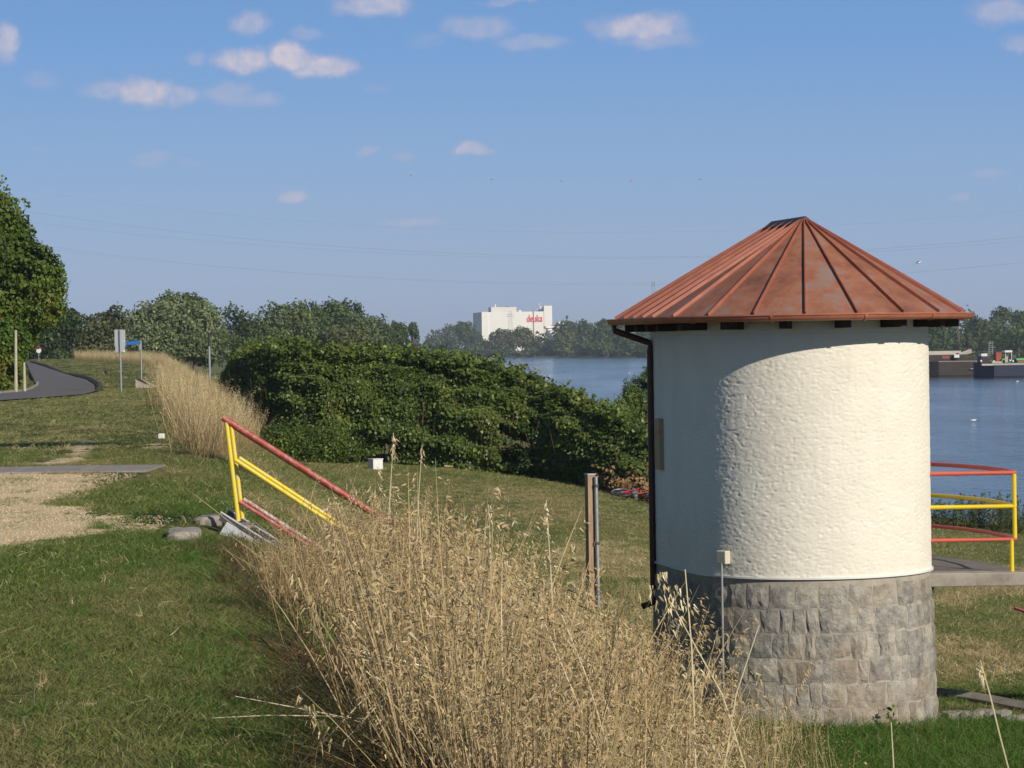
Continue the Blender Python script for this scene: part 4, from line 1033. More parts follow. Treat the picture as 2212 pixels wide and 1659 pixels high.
for i, (xx, yy, spec, ml, lab) in enumerate(far_trees):
    t_ = (xx - 900) / 500; Y = 1990 - 480 * t_
    xb = P(xx, 760, Y).x
    fill('far_bank_tree', lab, 'tree', spec, Y, 1.7, 3000, ml, 'trees on the far bank', 200 + i, .15, .6, 9.0, tr_r=.5, base_z=-4.7)
und_spec = [(940 + 30 * k, 765, 26, 7 + (k % 3) * 2) for k in range(17)]
for i, (xx, yy, w, h) in enumerate(und_spec):
    Y = 1960 - 480 * (xx - 900) / 500
    fill('bank_shrub', ['low shrub along the far waterline', 'low shrub along the far waterline'][0], 'shrub', [(xx, 763, w, h), (xx + 12, 766, w * .7, h * .7)], Y, 1.5, 700, [M_far2, M_far3, M_far4][i % 3], 'shrubs along the far waterline', 300 + i, 0, .6, 6.0, tr_r=.2, base_z=-4.8)
right_trees = [
 ([(2030, 715, 30, 26), (2020, 740, 30, 26), (2045, 750, 30, 22)], M_far2, 'dark tree beyond the barges right beside the tower wall'),
 ([(2065, 695, 22, 16), (2070, 720, 30, 30), (2075, 750, 34, 20)], M_far1, 'olive tree under the gutter end beyond the barges'),
 ([(2110, 715, 24, 30), (2115, 745, 30, 26)], M_far3, 'brownish tree between the two taller crowns beyond the barges'),
 ([(2165, 680, 22, 18), (2165, 705, 34, 30), (2150, 740, 36, 34), (2190, 735, 36, 36)], M_far4, 'tallest dark tree above the second barge'),
 ([(2205, 690, 22, 20), (2215, 720, 36, 34), (2225, 750, 40, 24)], M_far2, 'dark tree at the downstream end beyond the second barge'),
]
for i, (spec, ml, lab) in enumerate(right_trees):
    fill('far_bank_tree', lab, 'tree', spec, 1000 + 15 * i, 1.0, 6000, ml, 'trees beyond the barges', 400 + i, .2, .55, 6.0, tr_r=.5, base_z=-4.7)
for i in range(6):
    fill('bank_shrub', 'low shrub at the water beyond the barges', 'shrub', [(2000 + 42 * i, 772, 28, 14), (2015 + 42 * i, 778, 24, 10)], 930, .9, 1500, [M_far3, M_far1][i % 2], 'shrubs at the water beyond the barges', 430 + i, 0, .6, 5.0, tr_r=.2, base_z=-5.0)

# the wood that lines the far bank between the trees one can tell apart
r9 = np.random.default_rng(99); 
yv = np.concatenate([np.linspace(1500, 940, 30), np.linspace(900, 500, 16)]); lb9 = []
for y in yv:
    x = float(np.interp(y, FAR[:, 0], FAR[:, 1])) + 12
    hh = r9.uniform(10, 16); lb9.append((x + r9.uniform(0, 10), y + r9.uniform(-5, 5), -4.6 + hh * .5, r9.uniform(7, 11), r9.uniform(9, 14), hh * .55))
Pt, Nn = crown_pts(lb9, 52000, r9, 0, 6.0); V, Fq = leaves(Pt, Nn, 1.3, .6, .8, r9)
me = npmesh('distant_wood', V, Fq, np.clip(.5 + .28 * wav(Pt / 6, 9, 1.1) + r9.normal(size=len(Pt)) * .2, 0, 1)); tag(obj('distant_wood', me, M_far2), 'dense wood lining the far bank', 'wood', kind='stuff')
# ------------------------------------------------------------------ silo
YSI = 2080
M_siw = simple('white_silo_plaster', (.80, .79, .75), (.74, .73, .70), .05, .9)
M_sig = simple('grey_silo_plaster', (.62, .60, .56), (.56, .54, .5), .05, .9)
M_win = simple('dark_window', (.10, .11, .13), (.12, .13, .15), 1, .4)
M_letter = simple('red_lettering', (.72, .10, .13), (.7, .1, .12), 1, .6)
b0 = P(1110, 747, YSI)
silo = thing('silo_building', 'large white grain silo with red lettering above the trees of the far bank', 'building', (b0.x, YSI, -4.6))
RS = Matrix.Rotation(math.radians(9), 3, 'Z')        # the block stands turned so that its end wall shows
org = P(1040.5, 747, YSI); org.z = 0
def sp(x, depth=0.0):
    """plan position along the front for photo x"""
    ax = RS @ Vector((1, 0, 0)); d = ray(x, 747); # line-line in plan
    # org + ax*s = d*k
    s = (d.x * org.y - d.y * org.x) / (ax.x * d.y - ax.y * d.x)
    return org + ax * s + (RS @ Vector((0, 1, 0))) * depth
def zz(x, y): q = sp(x); return P(x, y, q.y).z
def block(name, xa, xb, ytop, depth, m, zbot=-4.6, off=0.0, par=None, yb=None):
    A, B = sp(xa), sp(xb); w = (B - A).length; c = (A + B) / 2 + (RS @ Vector((0, 1, 0))) * (depth / 2 + off)
    zt = zz((xa + xb) / 2, ytop); zb = zbot if yb is None else zz((xa + xb) / 2, yb)
    mb = MB(); mb.box((c.x, c.y, (zt + zb) / 2), (w, depth, zt - zb), RS)
    o = mb.build(name, m)
    par = par or silo; o.parent = par; o.matrix_parent_inverse = Matrix.Translation(-silo.location); return o
wallA = block('main_wall', 1041, 1176, 673.5, 44, M_siw)
block('stair_bay', 1041.2, 1055, 673.8, 4, M_siw, off=-.6)
pent = block('penthouse', 1069, 1124, 662.5, 14, M_sig, off=16, yb=675)
towr = block('lift_tower', 1176, 1193.5, 660.3, 20, M_siw, off=-.4)
block('expansion_joint', 1152.6, 1154.2, 670, .8, simple('joint_dark', (.3, .26, .24), (.25, .22, .2), 1, .9), off=-.5)
def win(par, x, y, w=6.2, h=2.1, off=-.15):
    A, B = sp(x - w / 2), sp(x + w / 2); ww = (B - A).length; c = (A + B) / 2 + (RS @ Vector((0, 1, 0))) * off
    z = zz(x, y); mb = MB(); mb.box((c.x, c.y, z), (ww, .5, h / 6000 * YSI), RS); o = mb.build('window', M_win); o.parent = par; o.matrix_parent_inverse = Matrix.Translation(-silo.location)
for zx in (520, 635, 720, 808, 890, 985, 1075, 1150, 1253, 1340, 1428, 1518): win(wallA, 1011 + zx * .1055, 680.1)
for zy in (370, 467, 563, 660): win(towr, 1011 + 1643 * .1055, 630.8 + zy * .1055, off=-.6)
for zx in (615, 750, 880, 1010): win(pent, 1011 + zx * .1055, 669.8, off=15.8)
def roofbit(name, x, y0, y1, w, m, off=8): return block(name, x - w / 2, x + w / 2, y0, w / 3, m, off=off, yb=y1)
roofbit('roof_vent', 1080, 656, 663, 2.4, M_white, 20); roofbit('roof_vent', 1104, 659.5, 663, 2.2, M_darksteel, 20); roofbit('roof_vent', 1109, 660, 663, 2, M_darksteel, 20); roofbit('roof_vent', 1121, 660.3, 663, 2, M_darksteel, 20)
roofbit('roof_tank', 1131, 669.3, 674, 5, M_white, 14); roofbit('roof_tank', 1169, 667, 674, 5, M_white, 10); roofbit('tower_cabin', 1171, 661, 667.2, 7, M_sig, 2); roofbit('roof_vent', 1168, 654, 661, 1.4, M_sig, 4)
roofbit('antenna', 1175, 647, 661, .5, M_galv, 4)
lt = bpy.data.curves.new('lettering', 'FONT'); lt.body = 'deuka'; lt.size = 6.6; lt.extrude = .1; lt.offset = .12; lt.align_x = 'LEFT'; lt.align_y = 'BOTTOM_BASELINE'; lt.shear = .05
lo = obj('lettering', lt, M_letter)
A = sp(1138.4) + (RS @ Vector((0, 1, 0))) * -.35; z = zz(1150, 694.8)
lo.matrix_basis = Matrix.Translation((A.x, A.y, z)) @ (RS @ Matrix.Rotation(math.pi / 2, 3, 'X')).to_4x4()
bpy.context.view_layer.update()
tgt = (sp(1172.2) - sp(1138.4)).length; cur = max(lo.dimensions.x, .1)
lo.matrix_basis = lo.matrix_basis @ Matrix.Diagonal((tgt / cur, 1.12, 1, 1))
lo = tomesh(lo); lo.parent = silo; lo.matrix_parent_inverse = Matrix.Translation(-silo.location); lo['label'] = 'red word deuka'
# stepped annex
an = thing('silo_annex', 'low stepped white annex with dark bands beside the silo', 'building', (sp(1185).x, YSI, -4.6))
def ablock(name, xa, xb, yt, yb, m, off):
    o = block(name, xa, xb, yt, 10, m, off=off, yb=yb); o.parent = an; o.matrix_parent_inverse = Matrix.Translation(-an.location); return o
for k in range(5):
    ablock('white_storey', 1168 + 3 * k, 1196 + 3 * k, 705 + 5.4 * k, 709 + 5.4 * k, M_siw, -24 - 3 * k)
    ablock('dark_band', 1169 + 3 * k, 1195 + 3 * k, 709 + 5.4 * k, 710.5 + 5.4 * k, M_win, -23 - 3 * k)
ablock('cabin', 1199, 1212, 695, 702, M_siw, -14); ablock('cabin_base', 1200, 1211, 702, 735, M_sig, -13)
# antenna mast behind trees
q = P(1224.6, 685, 2060); am = thing('water_mast', 'dark mast with a bulb on top poking above the pale tree beside the silo', 'mast', (q.x, 2060, -4.6))
mb = MB(); mb.sphere(q, 1.0, 10, 8, (1, 1, 1.4)); rel(mb.build('bulb', M_darksteel, smooth=True), am)
mb = MB(); mb.tube([(q.x, 2060, -4.6), q], .35, 6); rel(mb.build('mast', M_darksteel), am)

# ------------------------------------------------------------------ pylons and wires
def pylon(label, x, ytop, Y, arms, w0, w1, zb=-4.7, th_=.12):
    t = P(x, ytop, Y); pl = thing('power_pylon', label, 'pylon', (t.x, Y, zb), group='lattice pylons')
    mb = MB(); hgt = t.z - zb; n = 12
    def wd(z): f = (z - zb) / hgt; return w0 + (w1 - w0) * f
    cs = lambda z: [Vector((t.x + sx_ * wd(z) / 2, Y + sy_ * wd(z) / 2, z)) for sx_, sy_ in ((-1, -1), (1, -1), (1, 1), (-1, 1))]
    for k in range(4): mb.tube([cs(zb)[k], cs(t.z)[k]], th_, 4)
    for i in range(n):
        z0, z1 = zb + hgt * i / n, zb + hgt * (i + 1) / n; a_, b_ = cs(z0), cs(z1)
        for k in range(4):
            mb.tube([a_[k], b_[(k + 1) % 4]], th_ * .6, 4); mb.tube([a_[(k + 1) % 4], b_[k]], th_ * .6, 4)
    rel(mb.build('lattice_mast', M_galv), pl)
    for (yy, hw) in arms:
        z = P(x, yy, Y).z; hwm = hw / 6000 * Y; m2 = MB()
        m2.tube([(t.x - hwm, Y, z), (t.x + hwm, Y, z)], th_, 4); m2.tube([(t.x - hwm, Y, z), (t.x, Y, z + hwm * .18)], th_ * .7, 4); m2.tube([(t.x + hwm, Y, z), (t.x, Y, z + hwm * .18)], th_ * .7, 4)
        rel(m2.build('cross_arm', M_galv), pl)
pylon('lattice pylon standing in front of the white silo', 1102, 671, 1900, [(679.5, 8), (684, 9)], 4.5, 1.6)
pylon('tall slender pylon whose top shows above the tower eave', 1411, 607, 1500, [(612, 4.5), (617, 4)], 3.2, 1.5)
M_wire = simple('wire', (.32, .33, .36), (.36, .37, .4), 1, .5)
def wire(label, fn, x0, x1, Y0, Y1, r):
    pts = []
    for k in range(61):
        f = k / 60; x = x0 + (x1 - x0) * f; pts.append(P(x, fn(x), Y0 + (Y1 - Y0) * f))
    mb = MB(); mb.tube(pts, r, 5); tag(mb.build('power_line', M_wire, smooth=True), label, 'power line', 'power lines across the river')
wire('upper long power line of the lower pair crossing the whole sky', lambda x: 555 - 5.9e-5 * (x - 1350) ** 2, -60, 2300, 640, 560, .020)
wire('second line hanging just under the upper long power line', lambda x: 558.5 - 4.9e-5 * (x - 1330) ** 2, -60, 2300, 640, 560, .016)
wire('lowest power line nearest the treetops', lambda x: 615 - 5.8e-5 * (x - 1300) ** 2, -60, 2300, 640, 560, .016)
wire('lowest but one power line, nearly touching the lowest', lambda x: 611 - 5.2e-5 * (x - 1290) ** 2, -60, 2300, 640, 560, .011)
wire('faint power line high above the silo', lambda x: 502 - 5.9e-5 * (x - 1300) ** 2, -60, 2300, 640, 560, .011)
topf = lambda x: 391.3 - 7.7e-5 * (x - 1290) ** 2
wire('thin topmost line that carries the orange marker balls', topf, -60, 2300, 640, 560, .005)
M_ball = simple('orange_marker', (.6, .14, .05), (.55, .12, .05), 1, .5)
for i, x in enumerate((888, 1062, 1213, 1363, 1512)):
    f = (x + 60) / 2360; q = P(x, topf(x), 640 - 80 * f); mb = MB(); mb.sphere((0, 0, 0), .15, 10, 8)
    tag(mb.build('marker_ball', M_ball, smooth=True, loc=q), ['first', 'second', 'third', 'fourth', 'fifth'][i] + ' orange marker ball along the topmost line, counted from the big roadside tree', 'marker ball', 'marker balls on the top line')

# ------------------------------------------------------------------ barges and gulls
M_hullb = simple('brown_black_hull', (.025, .02, .02), (.05, .035, .03), .4, .7)
M_hulln = simple('navy_hull', (.012, .018, .045), (.02, .026, .06), .4, .6)
M_rust = simple('rust_red_paint', (.28, .07, .04), (.34, .1, .06), .5, .8)
M_grn = simple('green_paint', (.12, .42, .12), (.14, .45, .14), 1, .6)
M_org = simple('orange_paint', (.5, .16, .05), (.45, .14, .05), 1, .6)
M_rail = simple('pale_deck_covers', (.50, .46, .40), (.42, .38, .33), .6, .8)
def barge(label, xl, xr, Y, ztop, m, bowl=6):
    t = thing('river_barge', label, 'barge', ((xl + xr) / 2, Y, ZW), group='moored barges'); W_ = 9
    xs_ = [xl, xl + bowl, xr - 2, xr]; ws = [.3, W_ / 2, W_ / 2, W_ / 2 - .5]; mb = MB()
    for z, k in ((ZW - .8, .86), (ZW + .4, .97), (ztop, 1.0)):
        for side in (-1, 1):
            for x, w in zip(xs_, ws): mb.v.append((x, Y + 4.5 + side * w * k, z + (.5 if (x == xl and z == ztop) else 0)))
    for lv in range(2):
        for side in range(2):
            for i in range(3):
                a_ = lv * 8 + side * 4 + i; mb.f.append((a_, a_ + 1, a_ + 9, a_ + 8))
        mb.f.append((lv * 8 + 3, lv * 8 + 7, lv * 8 + 15, lv * 8 + 11)); mb.f.append((lv * 8, lv * 8 + 8, lv * 8 + 12, lv * 8 + 4))
    for i in range(3): mb.f.append((16 + i, 17 + i, 21 + i, 20 + i))
    rel(mb.build('hull', m), t)
    mb = MB(); mb.tube([(xl + bowl, Y + .02, ztop + .04), (xr, Y + .1, ztop + .04)], .10, 4); rel(mb.build('gunwale', M_conc), t)
    return t
YB1, YB2 = 530, 505
def bz(x, y, Y): return P(x, y, Y)
zt1 = P(2060, 781, YB1).z; b1 = barge('dark brown cargo barge with a long pale hatch cover, beside the tower wall', P(1960, 800, YB1).x, P(2178, 800, YB1).x, YB1, zt1, M_hullb)
zt2 = P(2150, 789, YB2).z; b2 = barge('navy barge with cluttered deck gear at the edge of the picture', P(2112, 800, YB2).x, P(2112, 800, YB2).x + 62, YB2, zt2, M_hulln, 3)
def bpart(par, name, xa, ya, xb, yb, Y, dep, m, dy=2.5):
    A, B = P(xa, ya, Y), P(xb, yb, Y); mb = MB(); mb.box(((A.x + B.x) / 2, Y + dy, (A.z + B.z) / 2), (B.x - A.x, dep, A.z - B.z)); return rel(mb.build(name, m), par)
bpart(b1, 'hatch_cover', 1965, 759.5, 2078, 762.5, YB1, 6, M_rail, 4); bpart(b1, 'hatch_cover', 1965, 763.8, 2066, 767.5, YB1, 6.4, M_rail, 4)
bpart(b1, 'coaming', 1965, 767.5, 2090, 781, YB1, 6.8, M_hullb, 4); bpart(b1, 'coaming_band', 2036, 769, 2052, 774.5, YB1, 7.0, M_rust, 4)
bpart(b1, 'white_hatch_end', 2061, 766, 2072, 772.5, YB1, 1, M_white, .3)
A = P(2076, 767.5, YB1); B = P(2104, 758.5, YB1); mb = MB(); mb.tube([A + Vector((0, 3, 0)), B + Vector((0, 3, 0))], [.35, .5], 6); cr = rel(mb.build('crane_boom', M_rail), b1)
mb = MB(); mb.sphere(P(2103, 759.5, YB1) + Vector((0, 3, 0)), .38, 10, 6); o = mb.build('boom_head', M_white, smooth=True); o.parent = cr; o.matrix_parent_inverse = Matrix.Translation(-b1.location)
bpart(b1, 'foredeck', 2090, 772, 2122, 781, YB1, 6.5, M_hullb, 4); bpart(b1, 'mooring_gear', 2096, 796, 2108, 797.2, YB1, .5, M_rail, -.1)
bpart(b2, 'deckhouse', 2121, 772, 2140, 788, YB2, 4, M_hullb, 3); bpart(b2, 'deckhouse_roof', 2123, 764, 2136, 769.5, YB2, 3, M_white, 3); bpart(b2, 'deckhouse_wall', 2124, 769.5, 2136, 772, YB2, 3, M_darksteel, 3)
bpart(b2, 'deck_container', 2155, 761, 2167, 780, YB2, 3, M_rust, 3); bpart(b2, 'canopy', 2174, 757, 2190, 761, YB2, 3, M_white, 3)
for xx in (2175.5, 2188.5):
    bpart(b2, 'canopy_post', xx, 761, xx + 1.2, 778, YB2, .3, M_white, 2)
bpart(b2, 'canopy_gear', 2176, 770, 2188, 783, YB2, 2, M_rail, 3.5)
bpart(b2, 'wheelhouse', 2191, 766, 2200, 783, YB2, 3, M_darksteel, 3.5)
bpart(b2, 'green_bulwark', 2167, 774.5, 2176, 777.5, YB2, 2, M_grn, 2); bpart(b2, 'green_bulwark', 2198, 774, 2300, 777, YB2, 2, M_grn, 2)
bpart(b2, 'orange_band', 2201, 777, 2300, 781, YB2, 2, M_org, 2.2); bpart(b2, 'deck_clutter', 2143, 781, 2165, 784.5, YB2, 2, M_rail, 1); bpart(b2, 'deck_edge', 2121, 786, 2300, 787.2, YB2, .3, M_rail, .2)
for k, (xx, yy) in enumerate(((2121, 780), (2149, 781), (2184, 779), (2190, 780.5))):
    mb = MB(); mb.sphere(P(xx, yy, YB2) + Vector((0, 1, 0)), .22, 8, 6); rel(mb.build('white_bollard', M_white, smooth=True), b2)
mb = MB()
pA, pB = P(2147, 738, YB2), P(2146, 784, YB2)
for dx in (-.35, .35): mb.tube([pA + Vector((dx, 3, 0)), pB + Vector((dx, 3, 0))], .05, 4)
for k in range(12):
    z = pB.z + (pA.z - pB.z) * k / 11; mb.tube([(pA.x - .35, YB2 + 3, z), (pA.x + .35, YB2 + 3, z)], .04, 4)
rel(mb.build('ladder_mast', M_galv), b2)
def gull(label, q, fly=False):
    t = thing('gull', label, 'bird', tuple(q)); mb = MB(); mb.sphere((0, 0, 0), .13, 10, 6, (1.7, .8, .8)); mb.sphere((.22, 0, .08), .06, 8, 6); mb.tube([(.27, 0, .08), (.33, 0, .07)], [.018, .004], 5)
    mb.build('body', M_white, t, smooth=True)
    for s_ in (-1, 1):
        mb = MB()
        if fly:
            mb.v = [(.1, .08 * s_, .03), (.06, .35 * s_, .14), (-.1, .62 * s_, .08), (-.12, .34 * s_, .12), (-.12, .08 * s_, .02), (.02, .3 * s_, .11)]
        else:
            mb.v = [(.12, .09 * s_, .06), (0, .13 * s_, .06), (-.3, .04 * s_, .04), (-.1, .10 * s_, -.02), (-.2, .06 * s_, 0), (.05, .12 * s_, -.02)]
        mb.f = [(0, 1, 2, 3, 4), (0, 4, 5)]; mb.build('wing', M_white, t)
gull('white gull flying in the sky to the right of the copper roof', P(1983, 567, 250), True)
for x, y, lab in ((1590 - 230, 806, 'white gull on the water left of the tower'), (2197, 824, 'white gull on the water below the navy barge'), (2102, 908, 'white gull on the open water above the platform railing')):
    gull(lab, G(x, y, ZW + .12))

# ------------------------------------------------------------------ the knotweed thicket
topx = np.array([470, 490, 505, 530, 600, 650, 700, 760, 850, 960, 1060, 1100, 1150, 1200, 1280, 1340, 1400, 1460, 1560]); topy = np.array([850, 795, 772, 756, 745, 746, 752, 757, 762, 768, 780, 796, 818, 840, 874, 900, 940, 972, 1000])
basx = np.array([470, 520, 560, 620, 700, 900, 1150, 1240, 1320, 1400, 1560]); basY = np.array([112, 108, 104, 101, 99, 97, 93, 90, 86.5, 83, 79])
def thicket_pts(n, r, Tk=6.0):
    x = r.uniform(478, 1560, n); a_ = np.arccos(r.uniform(0, 1, n) ** 1.0); a_ = r.uniform(0, math.pi * .62, n)
    Yb = np.interp(x, basx, basY); Yt = Yb + Tk
    ty = np.interp(x, topx, topy)
    u = (x - 1106) / FPX
    zt = CAMZ - ((ty - 829.5) / FPX + PITCH + ROLL * u) * Yt
    X = u * Yb; zb = H(X, Yb) 
    h = np.maximum(zt - zb, .3)
    ph = np.stack([X * .9, a_ * 2.2, Yb * .1], 1)
    ph2 = np.stack([X, h * np.sin(a_), Tk * (1 - np.cos(a_))], 1)
    dm = .12 * wav(ph2, 61, 1.2) + .13 * wav(ph2, 62, 3.6)
    # overhanging tiers: leafy shoots arching out, dark gaps between
    dm = dm + .09 * np.sin(ph2[:, 1] * 7.5 + wav(ph2, 63, .9) * 2.6) - r.uniform(0, 1, n) ** 2 * .9
    dep = np.zeros(n)
    Yp = Yt - (Tk + dm) * np.cos(a_); Zp = zb + (h - .1 + dm) * np.sin(a_); X = X + r.normal(size=n) * .1
    Pp = np.stack([u * Yp + r.normal(size=n) * .08, Yp, Zp], 1)
    Nn = unit(np.stack([np.zeros(n) + .1, -np.cos(a_) * 1.0, np.sin(a_) * 1.1 + .25], 1))
    g = wav(ph2, 64, 2.6) + .5 * wav(ph2, 65, 7)
    keep = (g > -1.25)
    return Pp[keep], Nn[keep], g[keep]
tk = thing('knotweed_thicket', 'wide dark green leafy thicket on the bank between the stairs and the tower', 'bush', (-1, 96, -2.4))
r5 = np.random.default_rng(55)
Pp, Nn, gg = thicket_pts(260000, r5)
# leaves hang: tip down and outward
n = len(Pp); nn = unit(Nn + r5.normal(size=(n, 3)) * .55); dn_ = unit(np.stack([r5.normal(size=n) * .7, r5.normal(size=n) * .5 - .25, -np.ones(n) * .6 + r5.normal(size=n) * .35], 1))
t_ = unit(dn_ - nn * np.sum(dn_ * nn, 1, keepdims=True)); b_ = np.cross(nn, t_); s_ = (r5.uniform(.07, .155, n))[:, None]
V = np.stack([Pp - t_ * s_ * .5, Pp - b_ * s_ * .42 + nn * s_ * .1 - t_ * s_ * .1, Pp + t_ * s_ * .6, Pp + b_ * s_ * .42 + nn * s_ * .1 - t_ * s_ * .1], 1).reshape(-1, 3)
tn = np.clip(.42 + .12 * gg + r5.normal(size=n) * .2, 0, .97); tn[r5.uniform(size=n) < .012] = 1.0
me = npmesh('foliage', V - np.array(tk.location), np.arange(n * 4).reshape(n, 4), tn); me.materials.append(M_knot); obj('foliage', me, None, tk)['kind'] = 'stuff'
mb = MB(); rs_ = random.Random(4)
for k in range(240):
    x = rs_.uniform(500, 1550); Yb = float(np.interp(x, basx, basY)) + rs_.uniform(.4, 4); X = (x - 1106) / FPX * Yb; z = Hs(X, Yb); h = rs_.uniform(1.4, 2.6) * (1 if x < 1150 else .7)
    lx = rs_.uniform(-.3, .4); mb.tube([(X, Yb, z), (X + lx * .5, Yb - .2, z + h * .6), (X + lx * 1.2, Yb - .5, z + h)], [.016, .012, .006], 4)
o = mb.build('stems', simple('reddish_stems', (.12, .07, .03), (.2, .14, .06), 4, .8), None); rel(o, tk); o['kind'] = 'stuff'
# shoots that stick out of the outline
sh_V, sh_n = [], []
rr_ = np.random.default_rng(77); NS = 420
xs_ = rr_.uniform(490, 1500, NS); Ytt = np.interp(xs_, basx, basY) + 5.5 + rr_.uniform(-2.5, .5, NS); uu_ = (xs_ - 1106) / FPX
zt_ = CAMZ - ((np.interp(xs_, topx, topy) - 829.5) / FPX + PITCH + ROLL * uu_) * Ytt
Pl = []
for i in range(NS):
    L0 = rr_.uniform(.08, .42); dx = rr_.normal() * .25
    for k in range(14):
        f = k / 13; Pl.append((uu_[i] * Ytt[i] + dx * f + rr_.normal() * .06, Ytt[i] + rr_.normal() * .06, zt_[i] - .25 + (L0 + .2) * f))
Pl = np.array(Pl); V, Fq = leaves(Pl, np.tile([0, -.4, .8], (len(Pl), 1)), .16, .7, .7, rr_)
me = npmesh('shoots', V - np.array(tk.location), Fq, np.clip(rr_.normal(.55, .2, len(Pl)), 0, .97)); me.materials.append(M_knot); obj('shoots', me, None, tk)['kind'] = 'stuff'
# nettles and undergrowth before the thicket
def mound(name, label, cat, pts, leaf, n, ml, seed, group=None, asp=.6, hole=.1, stuff=False, upright=False):
    """pts: (x, y_base in photo, width m, depth m, height m, assumed ground z)"""
    lb = []
    for (x, y, w, d, h, z0) in pts:
        g = G(x, y, z0); z = Hs(g.x, g.y); lb.append((g.x, g.y + d * .5, z + h * .35, w / 2, d / 2, h * .68))
    c = lb[0]; t = thing(name, label, cat, (c[0], c[1], Hs(c[0], c[1])), 0, group)
    r = np.random.default_rng(seed); Pt, Nn = crown_pts(lb, n, r, hole, .5)
    if upright:
        V, Fq = leaves(Pt, np.stack([r.normal(size=len(Pt)), r.normal(size=len(Pt)) - .8, np.zeros(len(Pt))], 1), leaf, asp, .3, r)
    else: V, Fq = leaves(Pt, Nn, leaf, asp, .8, r)
    me = npmesh('foliage', V - np.array(t.location), Fq, np.clip(r.normal(.45, .22, len(Pt)) + .15 * wav(Pt, seed, 3), 0, 1)); me.materials.append(ml); obj('foliage', me, None, t)
    return t
mound('nettle_patch', 'fresh green nettle patch at the thicket foot beside the dry grass', 'plant', [(650, 985, 3, 1.6, 1.3, -2.1), (700, 1000, 3, 1.5, 1.2, -2.3), (600, 960, 2.2, 1.5, 1.2, -1.5), (690, 992, 1.5, 1.4, 1.0, -2.3)], .10, 16000, M_knot, 71)
mound('fern_bush', 'dark low bush at the thicket foot past the white box', 'bush', [(1130, 1010, 2.4, 1.4, 1.0, -2.5), (1180, 1015, 2.2, 1.3, .9, -2.5), (1080, 1004, 1.6, 1.2, .7, -2.5)], .09, 9000, M_far2, 72)
mound('young_willow', 'feathery light green young willow rising behind the thicket beside the tower', 'bush', [(1385, 1000, 2.2, 2, 3.0, -2.7)], .1, 10, M_light_willow, 73)
fill('young_willow', 'feathery light green willow shrub between thicket and tower against the river', 'bush', [(1395, 880, 42, 66), (1368, 862, 26, 44), (1402, 832, 20, 42), (1352, 895, 36, 40), (1440, 880, 40, 60)], 96, .15, 15000, M_light_willow, None, 74, .55, .22, .5, tr_r=.05)
# withered leaves at the thicket foot near the tower
r6 = np.random.default_rng(66); n = 3500
xx = r6.uniform(1240, 1470, n); yy = np.interp(xx, [1240, 1290, 1400, 1470], [1040, 1062, 1088, 1100]) - np.abs(r6.normal(size=n)) * 10 + 3
pts = np.array([tuple(G(a_, b_, -3.0)) for a_, b_ in zip(xx, yy)]); pts[:, 2] = H(pts[:, 0], pts[:, 1]) + np.abs(r6.normal(size=n)) * .28
V, Fq = leaves(pts, np.tile([.2, -.6, .7], (n, 1)), .14, .7, .8, r6)
me = npmesh('dead_leaves', V, Fq, r6.uniform(0, 1, n)); tag(obj('dead_leaves', me, M_brownleaf), 'heap of withered brown leaves at the foot of the thicket', 'leaves', kind='stuff')
# riverside weeds behind the platform
for i, (x, y, w, h) in enumerate(((2030, 1128, 1.3, .75), (2075, 1128, 1.3, .95), (2110, 1130, 1.4, 1.1), (2145, 1130, 1.3, 1.15), (2178, 1134, 1.0, 1.0), (2212, 1140, 1.1, .8), (2250, 1142, 1.2, .9))):
    g = G(x, y, -3.5); t = thing('riverside_weed', ['low clump of riverside weeds touching the tower wall', 'second clump of riverside weeds from the tower wall', 'third clump of riverside weeds, behind the middle of the railing', 'tallest clump of riverside weeds behind the railing', 'clump of riverside weeds right behind the yellow post', 'sparse clump of riverside weeds past the yellow post', 'last clump of riverside weeds at the edge of the picture'][i], 'weeds', (g.x, g.y, Hs(g.x, g.y)), 0, 'riverside weeds')
    r = np.random.default_rng(500 + i); ns = 26; Pl = []; Nl = []
    mb = MB()
    for s in range(ns):
        bx_, by_ = r.uniform(-w / 2, w / 2), r.uniform(-.4, .5); hh = h * r.uniform(.55, 1.08) * (1 - .25 * abs(bx_) / w * 2); lx = r.normal() * .06
        mb.tube([(bx_, by_, -.1), (bx_ + lx, by_, hh * .97)], [.008, .003], 4)
        m_ = int(50 * hh / .9); f = r.uniform(.0, 1, m_)
        sp_ = .10 * (1.05 - f) + .015
        Pl.append(np.stack([bx_ + lx * f + r.normal(size=m_) * sp_, by_ + r.normal(size=m_) * sp_, f * hh], 1)); Nl.append(np.stack([r.normal(size=m_), -np.ones(m_) * .4, np.ones(m_) * .6], 1))
    Pl = np.concatenate(Pl); V, Fq = leaves(Pl, np.concatenate(Nl), .085, .35, .6, r)
    me = npmesh('foliage', V, Fq, np.clip(r.normal(.5, .22, len(Pl)), 0, 1)); me.materials.append(M_shrub); obj('foliage', me, None, t)
    mb.build('stems', M_bark, t)['kind'] = 'stuff'

